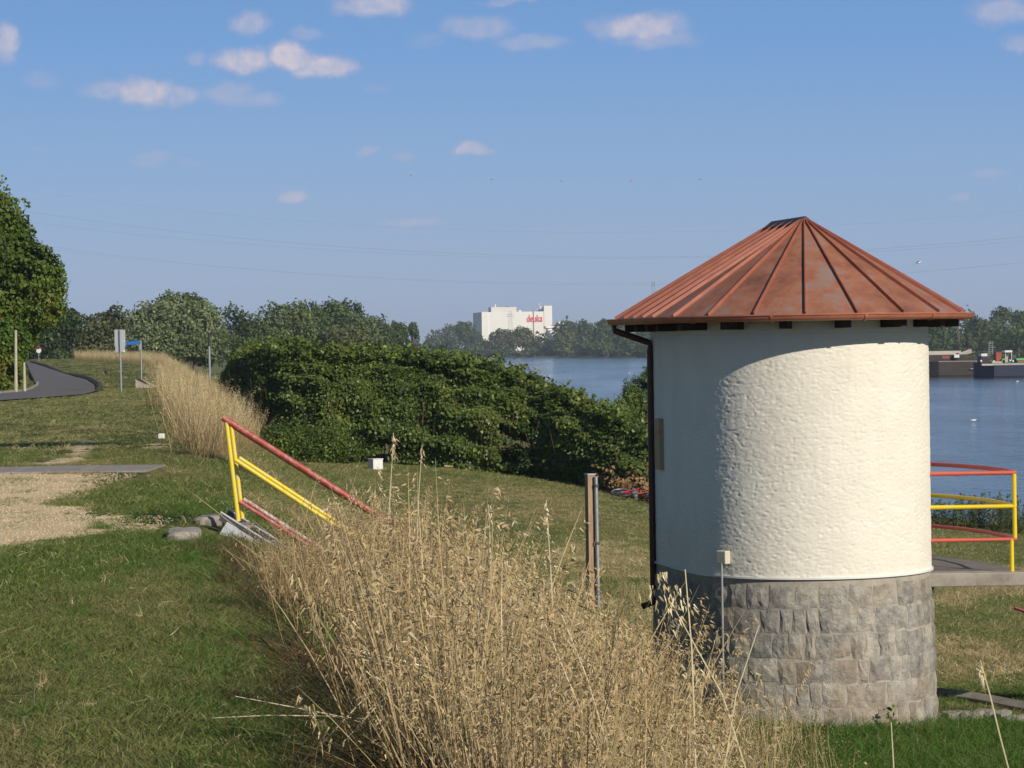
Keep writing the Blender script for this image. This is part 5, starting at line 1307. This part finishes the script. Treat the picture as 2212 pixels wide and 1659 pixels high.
# ------------------------------------------------------------------ grasses
def ribbons(B, Dr, Bend, Ln, Wd, segs, r, wpow=.7):
    n = len(B); side = unit(np.cross(Dr, unit(r.normal(size=(n, 3))))); V = []
    for i in range(segs + 1):
        t = i / segs; c = B + Dr * (Ln * t)[:, None] + Bend * (Ln * t * t)[:, None]; w = (Wd * max(1 - t, .0) ** wpow + Wd * .12)[:, None]
        V += [c - side * w * .5, c + side * w * .5]
    V = np.stack(V, 1); m = 2 * (segs + 1); base = (np.arange(n) * m)[:, None]
    Fq = np.concatenate([base + np.array([2 * i, 2 * i + 1, 2 * i + 3, 2 * i + 2])[None] for i in range(segs)], 1).reshape(-1, 4)
    return V.reshape(-1, 3), Fq
def joinm(parts):
    V, F_a, T = [], [], []; o = 0
    for v, f, t in parts: V.append(v); F_a.append(f + o); T.append(t); o += len(v)
    return np.concatenate(V), np.concatenate(F_a), np.concatenate(T)
def tuft(name, n, rad, h, w, lean, mat_, seed, segs=3, dryp=.15, bend=.35):
    r = np.random.default_rng(seed); a = r.uniform(0, 6.28, n); q = rad * np.sqrt(r.uniform(0, 1, n))
    B = np.stack([np.cos(a) * q, np.sin(a) * q, -np.ones(n) * .01], 1)
    D = unit(np.stack([r.normal(size=n) * lean, r.normal(size=n) * lean, np.ones(n)], 1)); Bd = np.stack([r.normal(size=n) * bend, r.normal(size=n) * bend, -np.abs(r.normal(size=n)) * bend * .6], 1)
    V, Fq = ribbons(B, D, Bd, h * r.uniform(.5, 1.2, n), w * r.uniform(.7, 1.3, n), segs, r)
    t = np.clip(r.normal(.45, .2, n), 0, .68); t[r.uniform(size=n) < dryp] = 1
    me = npmesh(name, V, Fq, np.repeat(t, segs)); me.materials.append(mat_); return bpy.data.objects.new(name, me)
def drystalks(name, n, rad, h, seed, lean=.1, pan=.26, w=.0055, droop=.5, spk=20, mat_=None, sl_=.02):
    r = np.random.default_rng(seed); a = r.uniform(0, 6.28, n); q = rad * np.sqrt(r.uniform(0, 1, n))
    B = np.stack([np.cos(a) * q, np.sin(a) * q, -np.ones(n) * .02], 1); ld = r.normal(size=2) * lean * .6
    D = unit(np.stack([r.normal(size=n) * lean + ld[0], r.normal(size=n) * lean + ld[1], np.ones(n)], 1)); bdir = np.stack([r.normal(size=n), r.normal(size=n)], 1) * .10
    Bd = np.concatenate([bdir, -np.abs(r.normal(size=(n, 1))) * .04], 1); Ln = h * r.uniform(.65, 1.12, n)
    V, Fq = ribbons(B, D, Bd, Ln, w * r.uniform(.8, 1.25, n), 5, r, .35)
    t0 = np.clip(r.normal(.55, .22, n), 0, 1); parts = [(V, Fq, np.clip(t0[:, None] - np.array([.5, .34, .18, .05, 0])[None] , 0, 1).ravel())]  # stalks darken towards the foot: shade low in the grass put into the tint
    m = spk; tt = 1 - pan * r.uniform(0, 1, (n, m)); c = B[:, None] + D[:, None] * (Ln[:, None] * tt)[..., None] + Bd[:, None] * (Ln[:, None] * tt * tt)[..., None]
    hd = unit(bdir)[:, None].repeat(m, 1) if False else (bdir / np.maximum(np.linalg.norm(bdir, axis=1, keepdims=True), 1e-6))[:, None].repeat(m, 1)
    off = (1 - tt) / pan
    c = c + np.concatenate([hd * (.02 + .05 * off)[..., None] + r.normal(size=(n, m, 2)) * (.010 + .016 * off)[..., None], (-r.uniform(0, .03, (n, m)))[..., None]], -1)
    C = c.reshape(-1, 3); k = len(C)
    dd = unit(np.concatenate([hd.reshape(-1, 2) * .6 + r.normal(size=(k, 2)) * .45, (-droop + r.normal(size=(k, 1)) * .5)], 1))
    V2, F2 = ribbons(C, dd, np.zeros((k, 3)), np.full(k, sl_) * r.uniform(.7, 1.4, k), np.full(k, .0058) * r.uniform(.7, 1.3, k), 2, r, .5)
    parts.append((V2, F2, np.repeat(np.clip(r.normal(.62, .2, k), 0, 1), 2)))
    nb = n * 2; B3 = np.repeat(B, 2, 0) + r.normal(size=(nb, 3)) * .03 * np.array([1, 1, 0]); D3 = unit(np.stack([r.normal(size=nb) * .5, r.normal(size=nb) * .5, np.ones(nb)], 1))
    V3, F3 = ribbons(B3, D3, np.stack([r.normal(size=nb) * .3, r.normal(size=nb) * .3, -np.abs(r.normal(size=nb)) * .4], 1), h * r.uniform(.2, .55, nb), np.full(nb, .005), 4, r)
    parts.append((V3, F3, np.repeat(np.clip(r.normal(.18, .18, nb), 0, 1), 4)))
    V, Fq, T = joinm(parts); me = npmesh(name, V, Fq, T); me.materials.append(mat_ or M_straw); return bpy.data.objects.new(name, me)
def protos(name, objs):
    c = bpy.data.collections.new(name)
    for o in objs: c.objects.link(o)
    return c, len(objs)
def scatter(name, pts, coll, ncoll, smin, smax, label, cat, dry=None, seed=1, lean=.08, zs=None, rotz=None, align=None):
    r = np.random.default_rng(seed); n = len(pts)
    me = bpy.data.meshes.new(name); me.vertices.add(n); me.vertices.foreach_set('co', np.asarray(pts, np.float32).ravel())
    rot = np.stack([r.normal(size=n) * lean, r.normal(size=n) * lean, r.uniform(0, 6.28, n) if rotz is None else rotz], 1)
    def at(nm, ty, v, key='value'):
        a = me.attributes.new(nm, ty, 'POINT'); a.data.foreach_set(key, np.asarray(v).ravel())
    at('rot', 'FLOAT_VECTOR', rot.astype(np.float32), 'vector'); s = r.uniform(smin, smax, n) if zs is None else zs
    at('scl', 'FLOAT', s.astype(np.float32)); at('pick', 'INT', r.integers(0, ncoll, n).astype(np.int32))
    at('dry', 'FLOAT', (np.zeros(n) if dry is None else dry).astype(np.float32))
    o = obj(name, me); ng = bpy.data.node_groups.new(name, 'GeometryNodeTree')
    ng.interface.new_socket('Geometry', in_out='INPUT', socket_type='NodeSocketGeometry'); ng.interface.new_socket('Geometry', in_out='OUTPUT', socket_type='NodeSocketGeometry')
    gi = ng.nodes.new('NodeGroupInput'); go = ng.nodes.new('NodeGroupOutput'); iop = ng.nodes.new('GeometryNodeInstanceOnPoints'); ci = ng.nodes.new('GeometryNodeCollectionInfo')
    ci.inputs['Collection'].default_value = coll; ci.inputs['Separate Children'].default_value = True; ci.inputs['Reset Children'].default_value = True
    def na(nm, ty):
        q = ng.nodes.new('GeometryNodeInputNamedAttribute'); q.data_type = ty; q.inputs['Name'].default_value = nm; return [x for x in q.outputs if x.enabled and x.name == 'Attribute'][0]
    l = ng.links; l.new(gi.outputs[0], iop.inputs['Points']); l.new(ci.outputs[0], iop.inputs['Instance']); iop.inputs['Pick Instance'].default_value = True
    l.new(na('pick', 'INT'), iop.inputs['Instance Index'])
    e2r = ng.nodes.new('FunctionNodeEulerToRotation'); l.new(na('rot', 'FLOAT_VECTOR'), e2r.inputs[0]); l.new(e2r.outputs[0], iop.inputs['Rotation'])
    l.new(na('scl', 'FLOAT'), iop.inputs['Scale']); l.new(iop.outputs[0], go.inputs[0])
    mo = o.modifiers.new('scatter', 'NODES'); mo.node_group = ng
    return tag(o, label, cat, kind='stuff')
def field(n, y0, y1, pad=1.0, power=2.0, seed=1, xlo=-1106, xhi=1106, padm=.6):
    """random ground points over the wedge the lens takes in, somewhat wider"""
    r = np.random.default_rng(seed); y = (r.uniform(0, 1, n) * (y1 ** power - y0 ** power) + y0 ** power) ** (1 / power)
    x = r.uniform(xlo / 6000 * 1.12, xhi / 6000 * 1.12, n) * y + r.uniform(-padm, padm, n); return x, y, r
P_lawn, nl = protos('lawn_kinds', [tuft('lawn_tuft_%s' % c, 46, .15, .055, .0045, .55, M_lawn, 10 + i, 3, .07, .5) for i, c in enumerate('abcde')])
P_mead, nm = protos('meadow_kinds', [tuft('meadow_tuft_%s' % c, 40, .16, .05, .0048, .6, M_mead, 200 + i, 3, .12, .5) for i, c in enumerate('abcd')])
P_lush, nu2 = protos('lush_kinds', [tuft('lush_tuft_%s' % c, 40, .14, .17, .006, .5, M_lush, 30 + i, 4, .06, .55) for i, c in enumerate('abcd')])
P_weed, nw = protos('dry_tuft_kinds', [tuft('dry_tuft_%s' % c, 40, .13, .13, .0045, .6, M_straw, 50 + i, 3, .2, .5) for i, c in enumerate('abcd')])
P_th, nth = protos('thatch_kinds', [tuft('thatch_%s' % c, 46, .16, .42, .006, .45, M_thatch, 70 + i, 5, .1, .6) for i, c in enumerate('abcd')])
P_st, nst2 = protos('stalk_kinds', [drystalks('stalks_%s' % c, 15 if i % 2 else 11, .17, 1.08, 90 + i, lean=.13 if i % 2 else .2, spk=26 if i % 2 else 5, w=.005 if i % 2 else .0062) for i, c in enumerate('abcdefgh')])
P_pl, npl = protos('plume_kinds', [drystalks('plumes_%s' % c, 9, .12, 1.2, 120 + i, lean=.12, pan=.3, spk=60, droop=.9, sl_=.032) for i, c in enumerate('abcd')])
# lawn on the dike crown
def lawn(name, n, y0, y1, seed, sc, far=False):
    x, y, r = field(n, y0, y1, seed=seed, xhi=500)
    s = x - xe(y); b = bare(x, y) + wav(np.stack([x, y * .6, x * 0], 1), 9, 2.5) * .45
    k = (s < .9) & ((b > .0) | (r.uniform(size=n) < .03)) & (sdpoly(x, y, POLY_ROAD) > .1) & ~((y > yA - .05) & (y < yB + .05) & (x < x1 + .05)) & ~((y > 25.35) & (y < 27.4) & (x > -3.05))
    x, y = x[k], y[k]; z = H(x, y)
    dry = np.clip(.12 + .4 * wav(np.stack([x, y * .5, x * 0], 1), 31, .9) + .25 * (b[k] < .5), 0, .8)
    zs_ = r.uniform(sc[0], sc[1], len(x)) * np.clip(1 + .3 * wav(np.stack([x, y * .7, x * 0], 1), 71, 3.0), .5, 1.7)
    scatter(name, np.stack([x, y, z], 1), P_mead if far else P_lawn, nm if far else nl, sc[0], sc[1], 'short mown lawn on the crown of the dike, ' + ('close to the viewer' if seed == 1 else 'towards the path' if seed == 2 else 'along the road' if seed == 3 else 'far past the signs'), 'grass', dry * (.4 if far else 1), seed, zs=zs_)
lawn('lawn_grass', 15000, 8, 21, 1, (.7, 1.3)); lawn('lawn_grass', 21000, 21, 46, 2, (.8, 1.5)); lawn('lawn_grass', 16000, 46, 125, 3, (1.1, 2.0), True); lawn('lawn_grass', 9000, 125, 330, 4, (2.0, 3.4), True)
# coarser tufts and bits of straw in the lawn
x, y, r = field(2600, 8, 42, seed=61, xhi=500); s = x - xe(y); k = (s < -.3) & (bare(x, y) > .1) & (wav(np.stack([x, y * .7, x * 0], 1), 62, 2.2) > .2) & ~((y > 25.3) & (y < 27.4) & (x > -3.1)) & ~((y > yA - .1) & (y < yB + .1) & (x < x1 + .1))
scatter('coarse_lawn_tufts', np.stack([x[k], y[k], H(x[k], y[k])], 1), P_lush, nu2, .3, .65, 'coarser green tufts growing in the mown lawn', 'grass', None, 61)
x, y, r = field(1500, 8, 45, seed=63, xhi=500); s = x - xe(y); k = (s < .2) & (bare(x, y) > -.2) & ~((y > 25.3) & (y < 27.4) & (x > -3.1)) & ~((y > yA - .1) & (y < yB + .1) & (x < x1 + .1))
scatter('lawn_straw', np.stack([x[k], y[k], H(x[k], y[k])], 1), P_weed, nw, .25, .6, 'bits of dry straw lying in the mown lawn', 'grass', None, 63, lean=.7)
# loose stones of the gravel patch
def pebble(seed):
    r_ = np.random.default_rng(seed); mb = MB(); mb.sphere((0, 0, 0), .5, 6, 4, (1, .8, .55)); v = np.array(mb.v); v *= r_.uniform(.8, 1.2, (len(v), 1)); mb.v = [tuple(q) for q in v]
    me = mb.mesh('pebble'); me.materials.append(M_peb); return bpy.data.objects.new('pebble', me)
M_peb = simple('gravel_stone', (.42, .32, .19), (.66, .55, .38), 2, .95)
P_peb, npb = protos('pebble_kinds', [pebble(900 + i) for i in range(4)])
x, y, r = field(20000, 23, 42, seed=64, xhi=-300); k = (sdpoly(x, y, POLY_GRAVEL) + wav(np.stack([x, y * .6, x * 0], 1), 9, 2.5) * .3 < -.05) & ~((y > yA - .1) & (y < yB + .1) & (x < x1 + .1)); x, y = x[k], y[k]
scatter('gravel', np.stack([x, y, H(x, y) + .003], 1), P_peb, npb, .008, .026, 'pale loose gravel of the bare patch by the concrete path', 'gravel', None, 64)
# lower meadow
def meadow(name, n, y0, y1, seed, sc, coll, nc, dbase, label, cond):
    x, y, r = field(n, y0, y1, seed=seed, xlo=-700)
    s = x - xe(y); k = (s > .4) & (H(x, y) > -4.3) & cond(x, y, s, r)
    k &= (np.hypot(x - TC.x, y - TC.y) > RW + .12) | (y > 34)
    if name == 'meadow_grass': k &= ~((y < 29.3) & (x > 2.2))
    x, y = x[k], y[k]; dry = np.clip(dbase + .45 * wav(np.stack([x * .8, y * .35, x * 0], 1), 33, 1.0), 0, 1)
    scatter(name, np.stack([x, y, H(x, y)], 1), coll, nc, sc[0], sc[1], label, 'grass', dry, seed)
meadow('meadow_grass', 26000, 22, 60, 4, (.8, 1.6), P_mead, nm, .02, 'mown half-dry grass of the lower bank around the tower', lambda x, y, s, r: True)
meadow('meadow_grass', 17000, 60, 118, 5, (1.2, 2.2), P_mead, nm, .0, 'mown grass of the lower bank before the thicket', lambda x, y, s, r: (y < np.interp(x / y * 6000 + 1106, basx, basY) + .5))
meadow('dry_meadow_grass', 9000, 24, 60, 6, (.6, 1.3), P_weed, nw, .2, 'pale straw tufts scattered over the mown lower bank', lambda x, y, s, r: wav(np.stack([x, y * .5, x * 0], 1), 41, 1.4) > .1)
# fresh green grass at the foot of the tower
meadow('lush_grass', 15000, 9, 29.4, 7, (.7, 1.3), P_lush, nu2, .0, 'lush green grass at the foot of the tower', lambda x, y, s, r: (s > .9) & (x > .03 * y))
meadow('lush_grass', 1500, 29.5, 33, 8, (.5, .9), P_lush, nu2, .0, 'green fringe of grass behind the foot of the tower', lambda x, y, s, r: (x > 4.7) & (y > 31.4))
# taller green at the crest before the dry grass
x, y, r = field(9000, 9, 30, seed=12, xhi=600); s = x - xe(y); k = (s > -1.3) & (s < .5) & (r.uniform(size=len(x)) < .18 + .5 * (s > -.5)) & ~((np.abs(y - YS) < 1.3) & (s > -.7))
scatter('crest_grass', np.stack([x[k], y[k], H(x[k], y[k])], 1), P_lush, nu2, .35, .75, 'longer green grass along the crest beside the dry stalks', 'grass', None, 12)
# the tall dry grass on the slope
def tall(name, n, y0, y1, seed, coll, nc, sc, label, cond, dbase=.2, lean=.1, crest=False):
    x, y, r = field(n, y0, y1, seed=seed, padm=.3); s = x - xe(y); k = cond(x, y, s, r)
    k &= (np.hypot(x - TC.x, y - TC.y) > RW + .25)
    k &= ~((y > 25.0) & (y < 27.4) & (x < -1.85))
    x, y, s = x[k], y[k], s[k]; z_ = r.uniform(sc[0], sc[1], len(x))
    if crest: z_ = z_ * np.clip(np.where(y > 20.5, -.22 + .88 * s, np.clip(.95 - .078 * (y - 13), .3, .95) + .35 * s), .12, 1.05) * np.clip(1 + .2 * wav(np.stack([x, y * .7, x * 0], 1), 44, 2.6), .55, 1.25) * np.clip(1 - .16 * (s - 2), .5, 1)
    scatter(name, np.stack([x, y, H(x, y)], 1), coll, nc, sc[0], sc[1], label, 'tall grass', np.clip(dbase + .4 * wav(np.stack([x, y, x * 0], 1), 43, 1.5) + (.3 * (s < 1.3) * (y > 15) if crest else 0), 0, 1), seed, lean, zs=z_)
def slope_zone(x, y, s, r):
    fray = .5 * wav(np.stack([x, y, x * 0], 1), 51, 2.0)
    lim = .056 * y + .3 * fray
    return (s > np.clip(.34 - .035 * (y - 10), .0, .34) + .14 * fray + .35 * (y > 22)) & (x < lim) & (y < 25.4 - .1 * fray)
dens = lambda s, r: r.uniform(size=len(s)) < np.clip(1.0 - .12 * s, .25, 1)
patchy = lambda x, y, t=-.45: wav(np.stack([x, y * .55, x * 0], 1), 57, 4.2) > t
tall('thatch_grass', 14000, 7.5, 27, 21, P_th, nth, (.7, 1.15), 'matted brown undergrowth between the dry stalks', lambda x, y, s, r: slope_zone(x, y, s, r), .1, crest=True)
tall('edge_shade_thatch', 2600, 7.5, 24, 29, P_th, nth, (.3, .7), 'low matted edge between lawn and dry grass, shade put into its dark colour', lambda x, y, s, r: (s > -.25 + .2 * wav(np.stack([x, y, x * 0], 1), 58, 2.0)) & (s < .7), .0)  # dark strip added to stand for the shade beside the tall grass
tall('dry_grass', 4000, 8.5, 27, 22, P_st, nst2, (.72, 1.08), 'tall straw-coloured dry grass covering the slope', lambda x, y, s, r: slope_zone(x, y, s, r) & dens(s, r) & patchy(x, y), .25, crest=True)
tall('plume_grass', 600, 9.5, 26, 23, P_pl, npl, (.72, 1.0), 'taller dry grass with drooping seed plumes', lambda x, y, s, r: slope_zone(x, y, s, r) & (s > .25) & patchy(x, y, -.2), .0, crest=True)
# thin outliers before the tower and on the meadow
tall('sparse_dry_grass', 2100, 13, 30, 24, P_st, nst2, (.4, .8), 'sparse dry stalks standing before the tower', lambda x, y, s, r: (x >= .045 * y) & (r.uniform(size=len(x)) < np.clip((.125 - x / y) / .07, 0, 1)) & (y < 28.3) & patchy(x, y, -.6), .0)
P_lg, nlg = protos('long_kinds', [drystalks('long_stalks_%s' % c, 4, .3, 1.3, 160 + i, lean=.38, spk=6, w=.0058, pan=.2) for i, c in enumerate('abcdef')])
tall('leaning_dry_stalks', 620, 9.5, 25, 30, P_lg, nlg, (.7, 1.0), 'pale long stalks leaning out of the dry grass', lambda x, y, s, r: slope_zone(x, y, s, r) & (s > .5), .0)
tall('green_understorey', 2600, 9, 26, 31, P_lush, nu2, (1.0, 2.6), 'green shoots growing between the dry stalks', lambda x, y, s, r: slope_zone(x, y, s, r) & ~patchy(x, y, -.1), .0)
tall('sparse_dry_grass', 900, 30, 46, 25, P_st, nst2, (.25, .55), 'short dry stalks on the meadow around the wooden post', lambda x, y, s, r: (s > 3.2) & (x > 0) & (x < .05 * y) , .2)
# the clump behind the stairs and the strip along the crest
tall('pale_dry_grass', 9000, 42, 135, 26, P_st, nst2, (.85, 1.3), 'pale dry grass clump running along the crest behind the stairs', lambda x, y, s, r: (s > -.35 + .25 * wav(np.stack([x, y, x * 0], 1), 52, 1.0)) & (s < np.clip(.15 + (y - 43) * .055, .1, 2.2)) & (y > 43 + 1.2 * s), .0)
tall('pale_dry_grass', 5000, 135, 330, 27, P_st, nst2, (.5, .95), 'pale dry grass strip at the far end of the lawn', lambda x, y, s, r: (s > -.5 - (y - 135) * .02) & (s < 4) , .0)
xs2 = np.random.default_rng(5).uniform(165, 430, 700); rr2 = np.random.default_rng(6)
pts = np.array([tuple(G(a_, 800, 0)) for a_ in xs2])
Yd_ = 322 - (xs2 - 165) * .35 + rr2.uniform(-6, 6, len(xs2)); pts = np.stack([(xs2 - 1106) / 6000 * Yd_, Yd_, Yd_ * 0], 1); pts[:, 2] = H(pts[:, 0], pts[:, 1])
scatter('distant_dry_grass', pts, P_st, nst2, .6, 1.25, 'tan tufts of dry grass in front of the willows', 'tall grass', None, 28)
# lone stalks that cross the picture near the viewer
mb_parts = []
def stalk(pts_, Ys, w=.0055, head=0):
    P3 = [P(x, y, Y) for (x, y), Y in zip(pts_, Ys)]; return P3
lines = [([(457, 1551), (586, 1545), (711, 1547), (864, 1558), (1000, 1581)], 11.6), ([(508, 1504), (640, 1529), (742, 1549), (864, 1588), (1060, 1655)], 11.4), ([(690, 1612), (780, 1516), (862, 1434)], 11.2), ([(700, 1648), (800, 1540), (868, 1470)], 11.2),
         ([(740, 1401), (860, 1424), (1000, 1462), (1100, 1530), (1180, 1640)], 11.8), ([(742, 1408), (880, 1440), (990, 1490), (1090, 1580)], 11.9), ([(750, 1398), (900, 1436), (1040, 1500), (1140, 1590)], 11.7), ([(1090, 1440), (1240, 1485), (1400, 1540)], 12.5), ([(1170, 1330), (1215, 1440), (1290, 1620)], 11.5), ([(1210, 1320), (1270, 1470), (1320, 1640)], 11.6),
         ([(2212 - 95, 1425), (2138, 1500), (2160, 1590), (2178, 1659), (2190, 1720)], 9.0), ([(1480, 1230), (1494, 1400), (1500, 1560), (1504, 1700)], 9.5), ([(1460, 1320), (1560, 1500), (1620, 1690)], 10), ([(1640, 1350), (1590, 1500), (1560, 1690)], 10), ([(1925, 1560), (1930, 1650), (1932, 1720)], 10), ([(1180, 1080), (1190, 1240), (1200, 1420)], 15), ([(1055, 1090), (1062, 1250), (1085, 1400)], 15), ([(850, 935), (846, 1010), (838, 1140)], 16), ([(912, 960), (905, 1060), (900, 1180)], 17)]
for i, (pp, Yv) in enumerate(lines):
    mb = MB(); pts = [P(x, y, Yv + .02 * k) for k, (x, y) in enumerate(pp)]; mb.tube(pts, [.0018] + [.0028] * (len(pts) - 1), 5, caps=False)
    mb_parts.append(mb)
allm = MB()
for m_ in mb_parts: allm.add(m_.v, m_.f)
me = allm.mesh('long_dry_stalks'); at_ = me.attributes.new('tint', 'FLOAT', 'FACE'); at_.data.foreach_set('value', [.85] * len(me.polygons))
tag(obj('long_dry_stalks', me, M_straw), 'single long dry stalks leaning across the tall grass', 'grass stalks', kind='stuff')
# seed heads on several of them
r8 = np.random.default_rng(8); Cn, Dn = [], []
for (x, y, Yv, n, sx_, sy_) in ((850, 940, 16, 40, 5, 50), (912, 965, 17, 26, 4, 36), (1055, 1090, 15, 36, 7, 60), (1180, 1085, 15, 30, 5, 55), (1440, 1260, 9.5, 46, 40, 55), (1465, 1290, 9.5, 40, 34, 55), (1500, 1440, 10, 40, 40, 30), (1425, 1235, 9.6, 20, 12, 14), (2120, 1440, 9, 20, 8, 30)):
    for k in range(n):
        q = P(x + r8.normal() * sx_ * .55, y + abs(r8.normal()) * sy_ * .6, Yv + r8.normal() * .04); Cn.append(tuple(q)); Dn.append((r8.normal() * .35 + .2, r8.normal() * .3, -1))
Cn = np.array(Cn); Dn = unit(np.array(Dn)); V, Fq = ribbons(Cn, Dn, r8.normal(size=Cn.shape) * .1, r8.uniform(.018, .036, len(Cn)), np.full(len(Cn), .0052), 2, r8, .5)
me = npmesh('seed_heads', V, Fq, np.repeat(r8.uniform(.5, 1, len(Cn)), 2)); tag(obj('seed_heads', me, M_straw), 'drooping oat-like seed heads above the tall grass', 'seed heads', kind='stuff')
# nettle tip before the stones, small stones beside the tower foot
mound('nettle', 'single dark green nettle tip in front of the limestone base', 'plant', [(1925, 1575, .22, .15, .3, -2.35)], .07, 90, M_lush, 81, asp=.5)
rq = random.Random(12)
for i in range(12):
    x = 2040 + i * 15 + rq.uniform(-6, 6); g = G(x, 1548 + rq.uniform(-6, 8), -2.45); g.z = Hs(g.x, g.y)
    o = rock('limestone_piece', (g.x, g.y, g.z + .03), (rq.uniform(.1, .26), rq.uniform(.1, .2), rq.uniform(.07, .13)), M_stone, 60 + i, rq.uniform(0, 3))
    tag(o, 'loose pale limestone piece in the row beside the foot of the tower', 'stone', 'loose limestone pieces beside the tower foot')
mb = MB(); kk = [G(x, y, -2.42) for x, y in ((2022, 1496), (2080, 1500), (2140, 1508), (2212, 1520), (2300, 1535))]
for q in kk: q.z = Hs(q.x, q.y) + .01
mb.tube(kk, .10, 6); tag(mb.build('old_kerb', M_conc), kind='structure')

# ------------------------------------------------------------------ air
hz_m = bpy.data.materials.new('haze_air'); hz_m.use_nodes = True; t = hz_m.node_tree; t.nodes.clear()
o_ = t.nodes.new('ShaderNodeOutputMaterial'); pv = t.nodes.new('ShaderNodeVolumePrincipled'); pv.inputs['Density'].default_value = .00012; pv.inputs['Color'].default_value = (.72, .82, .96, 1)
t.links.new(pv.outputs[0], o_.inputs['Volume'])
USE_HAZE = True
if USE_HAZE:
    mb = MB(); mb.box((2000, 2500, 22.0), (18000, 14000, 62)); hb = mb.build('haze', hz_m); tag(hb, kind='stuff')
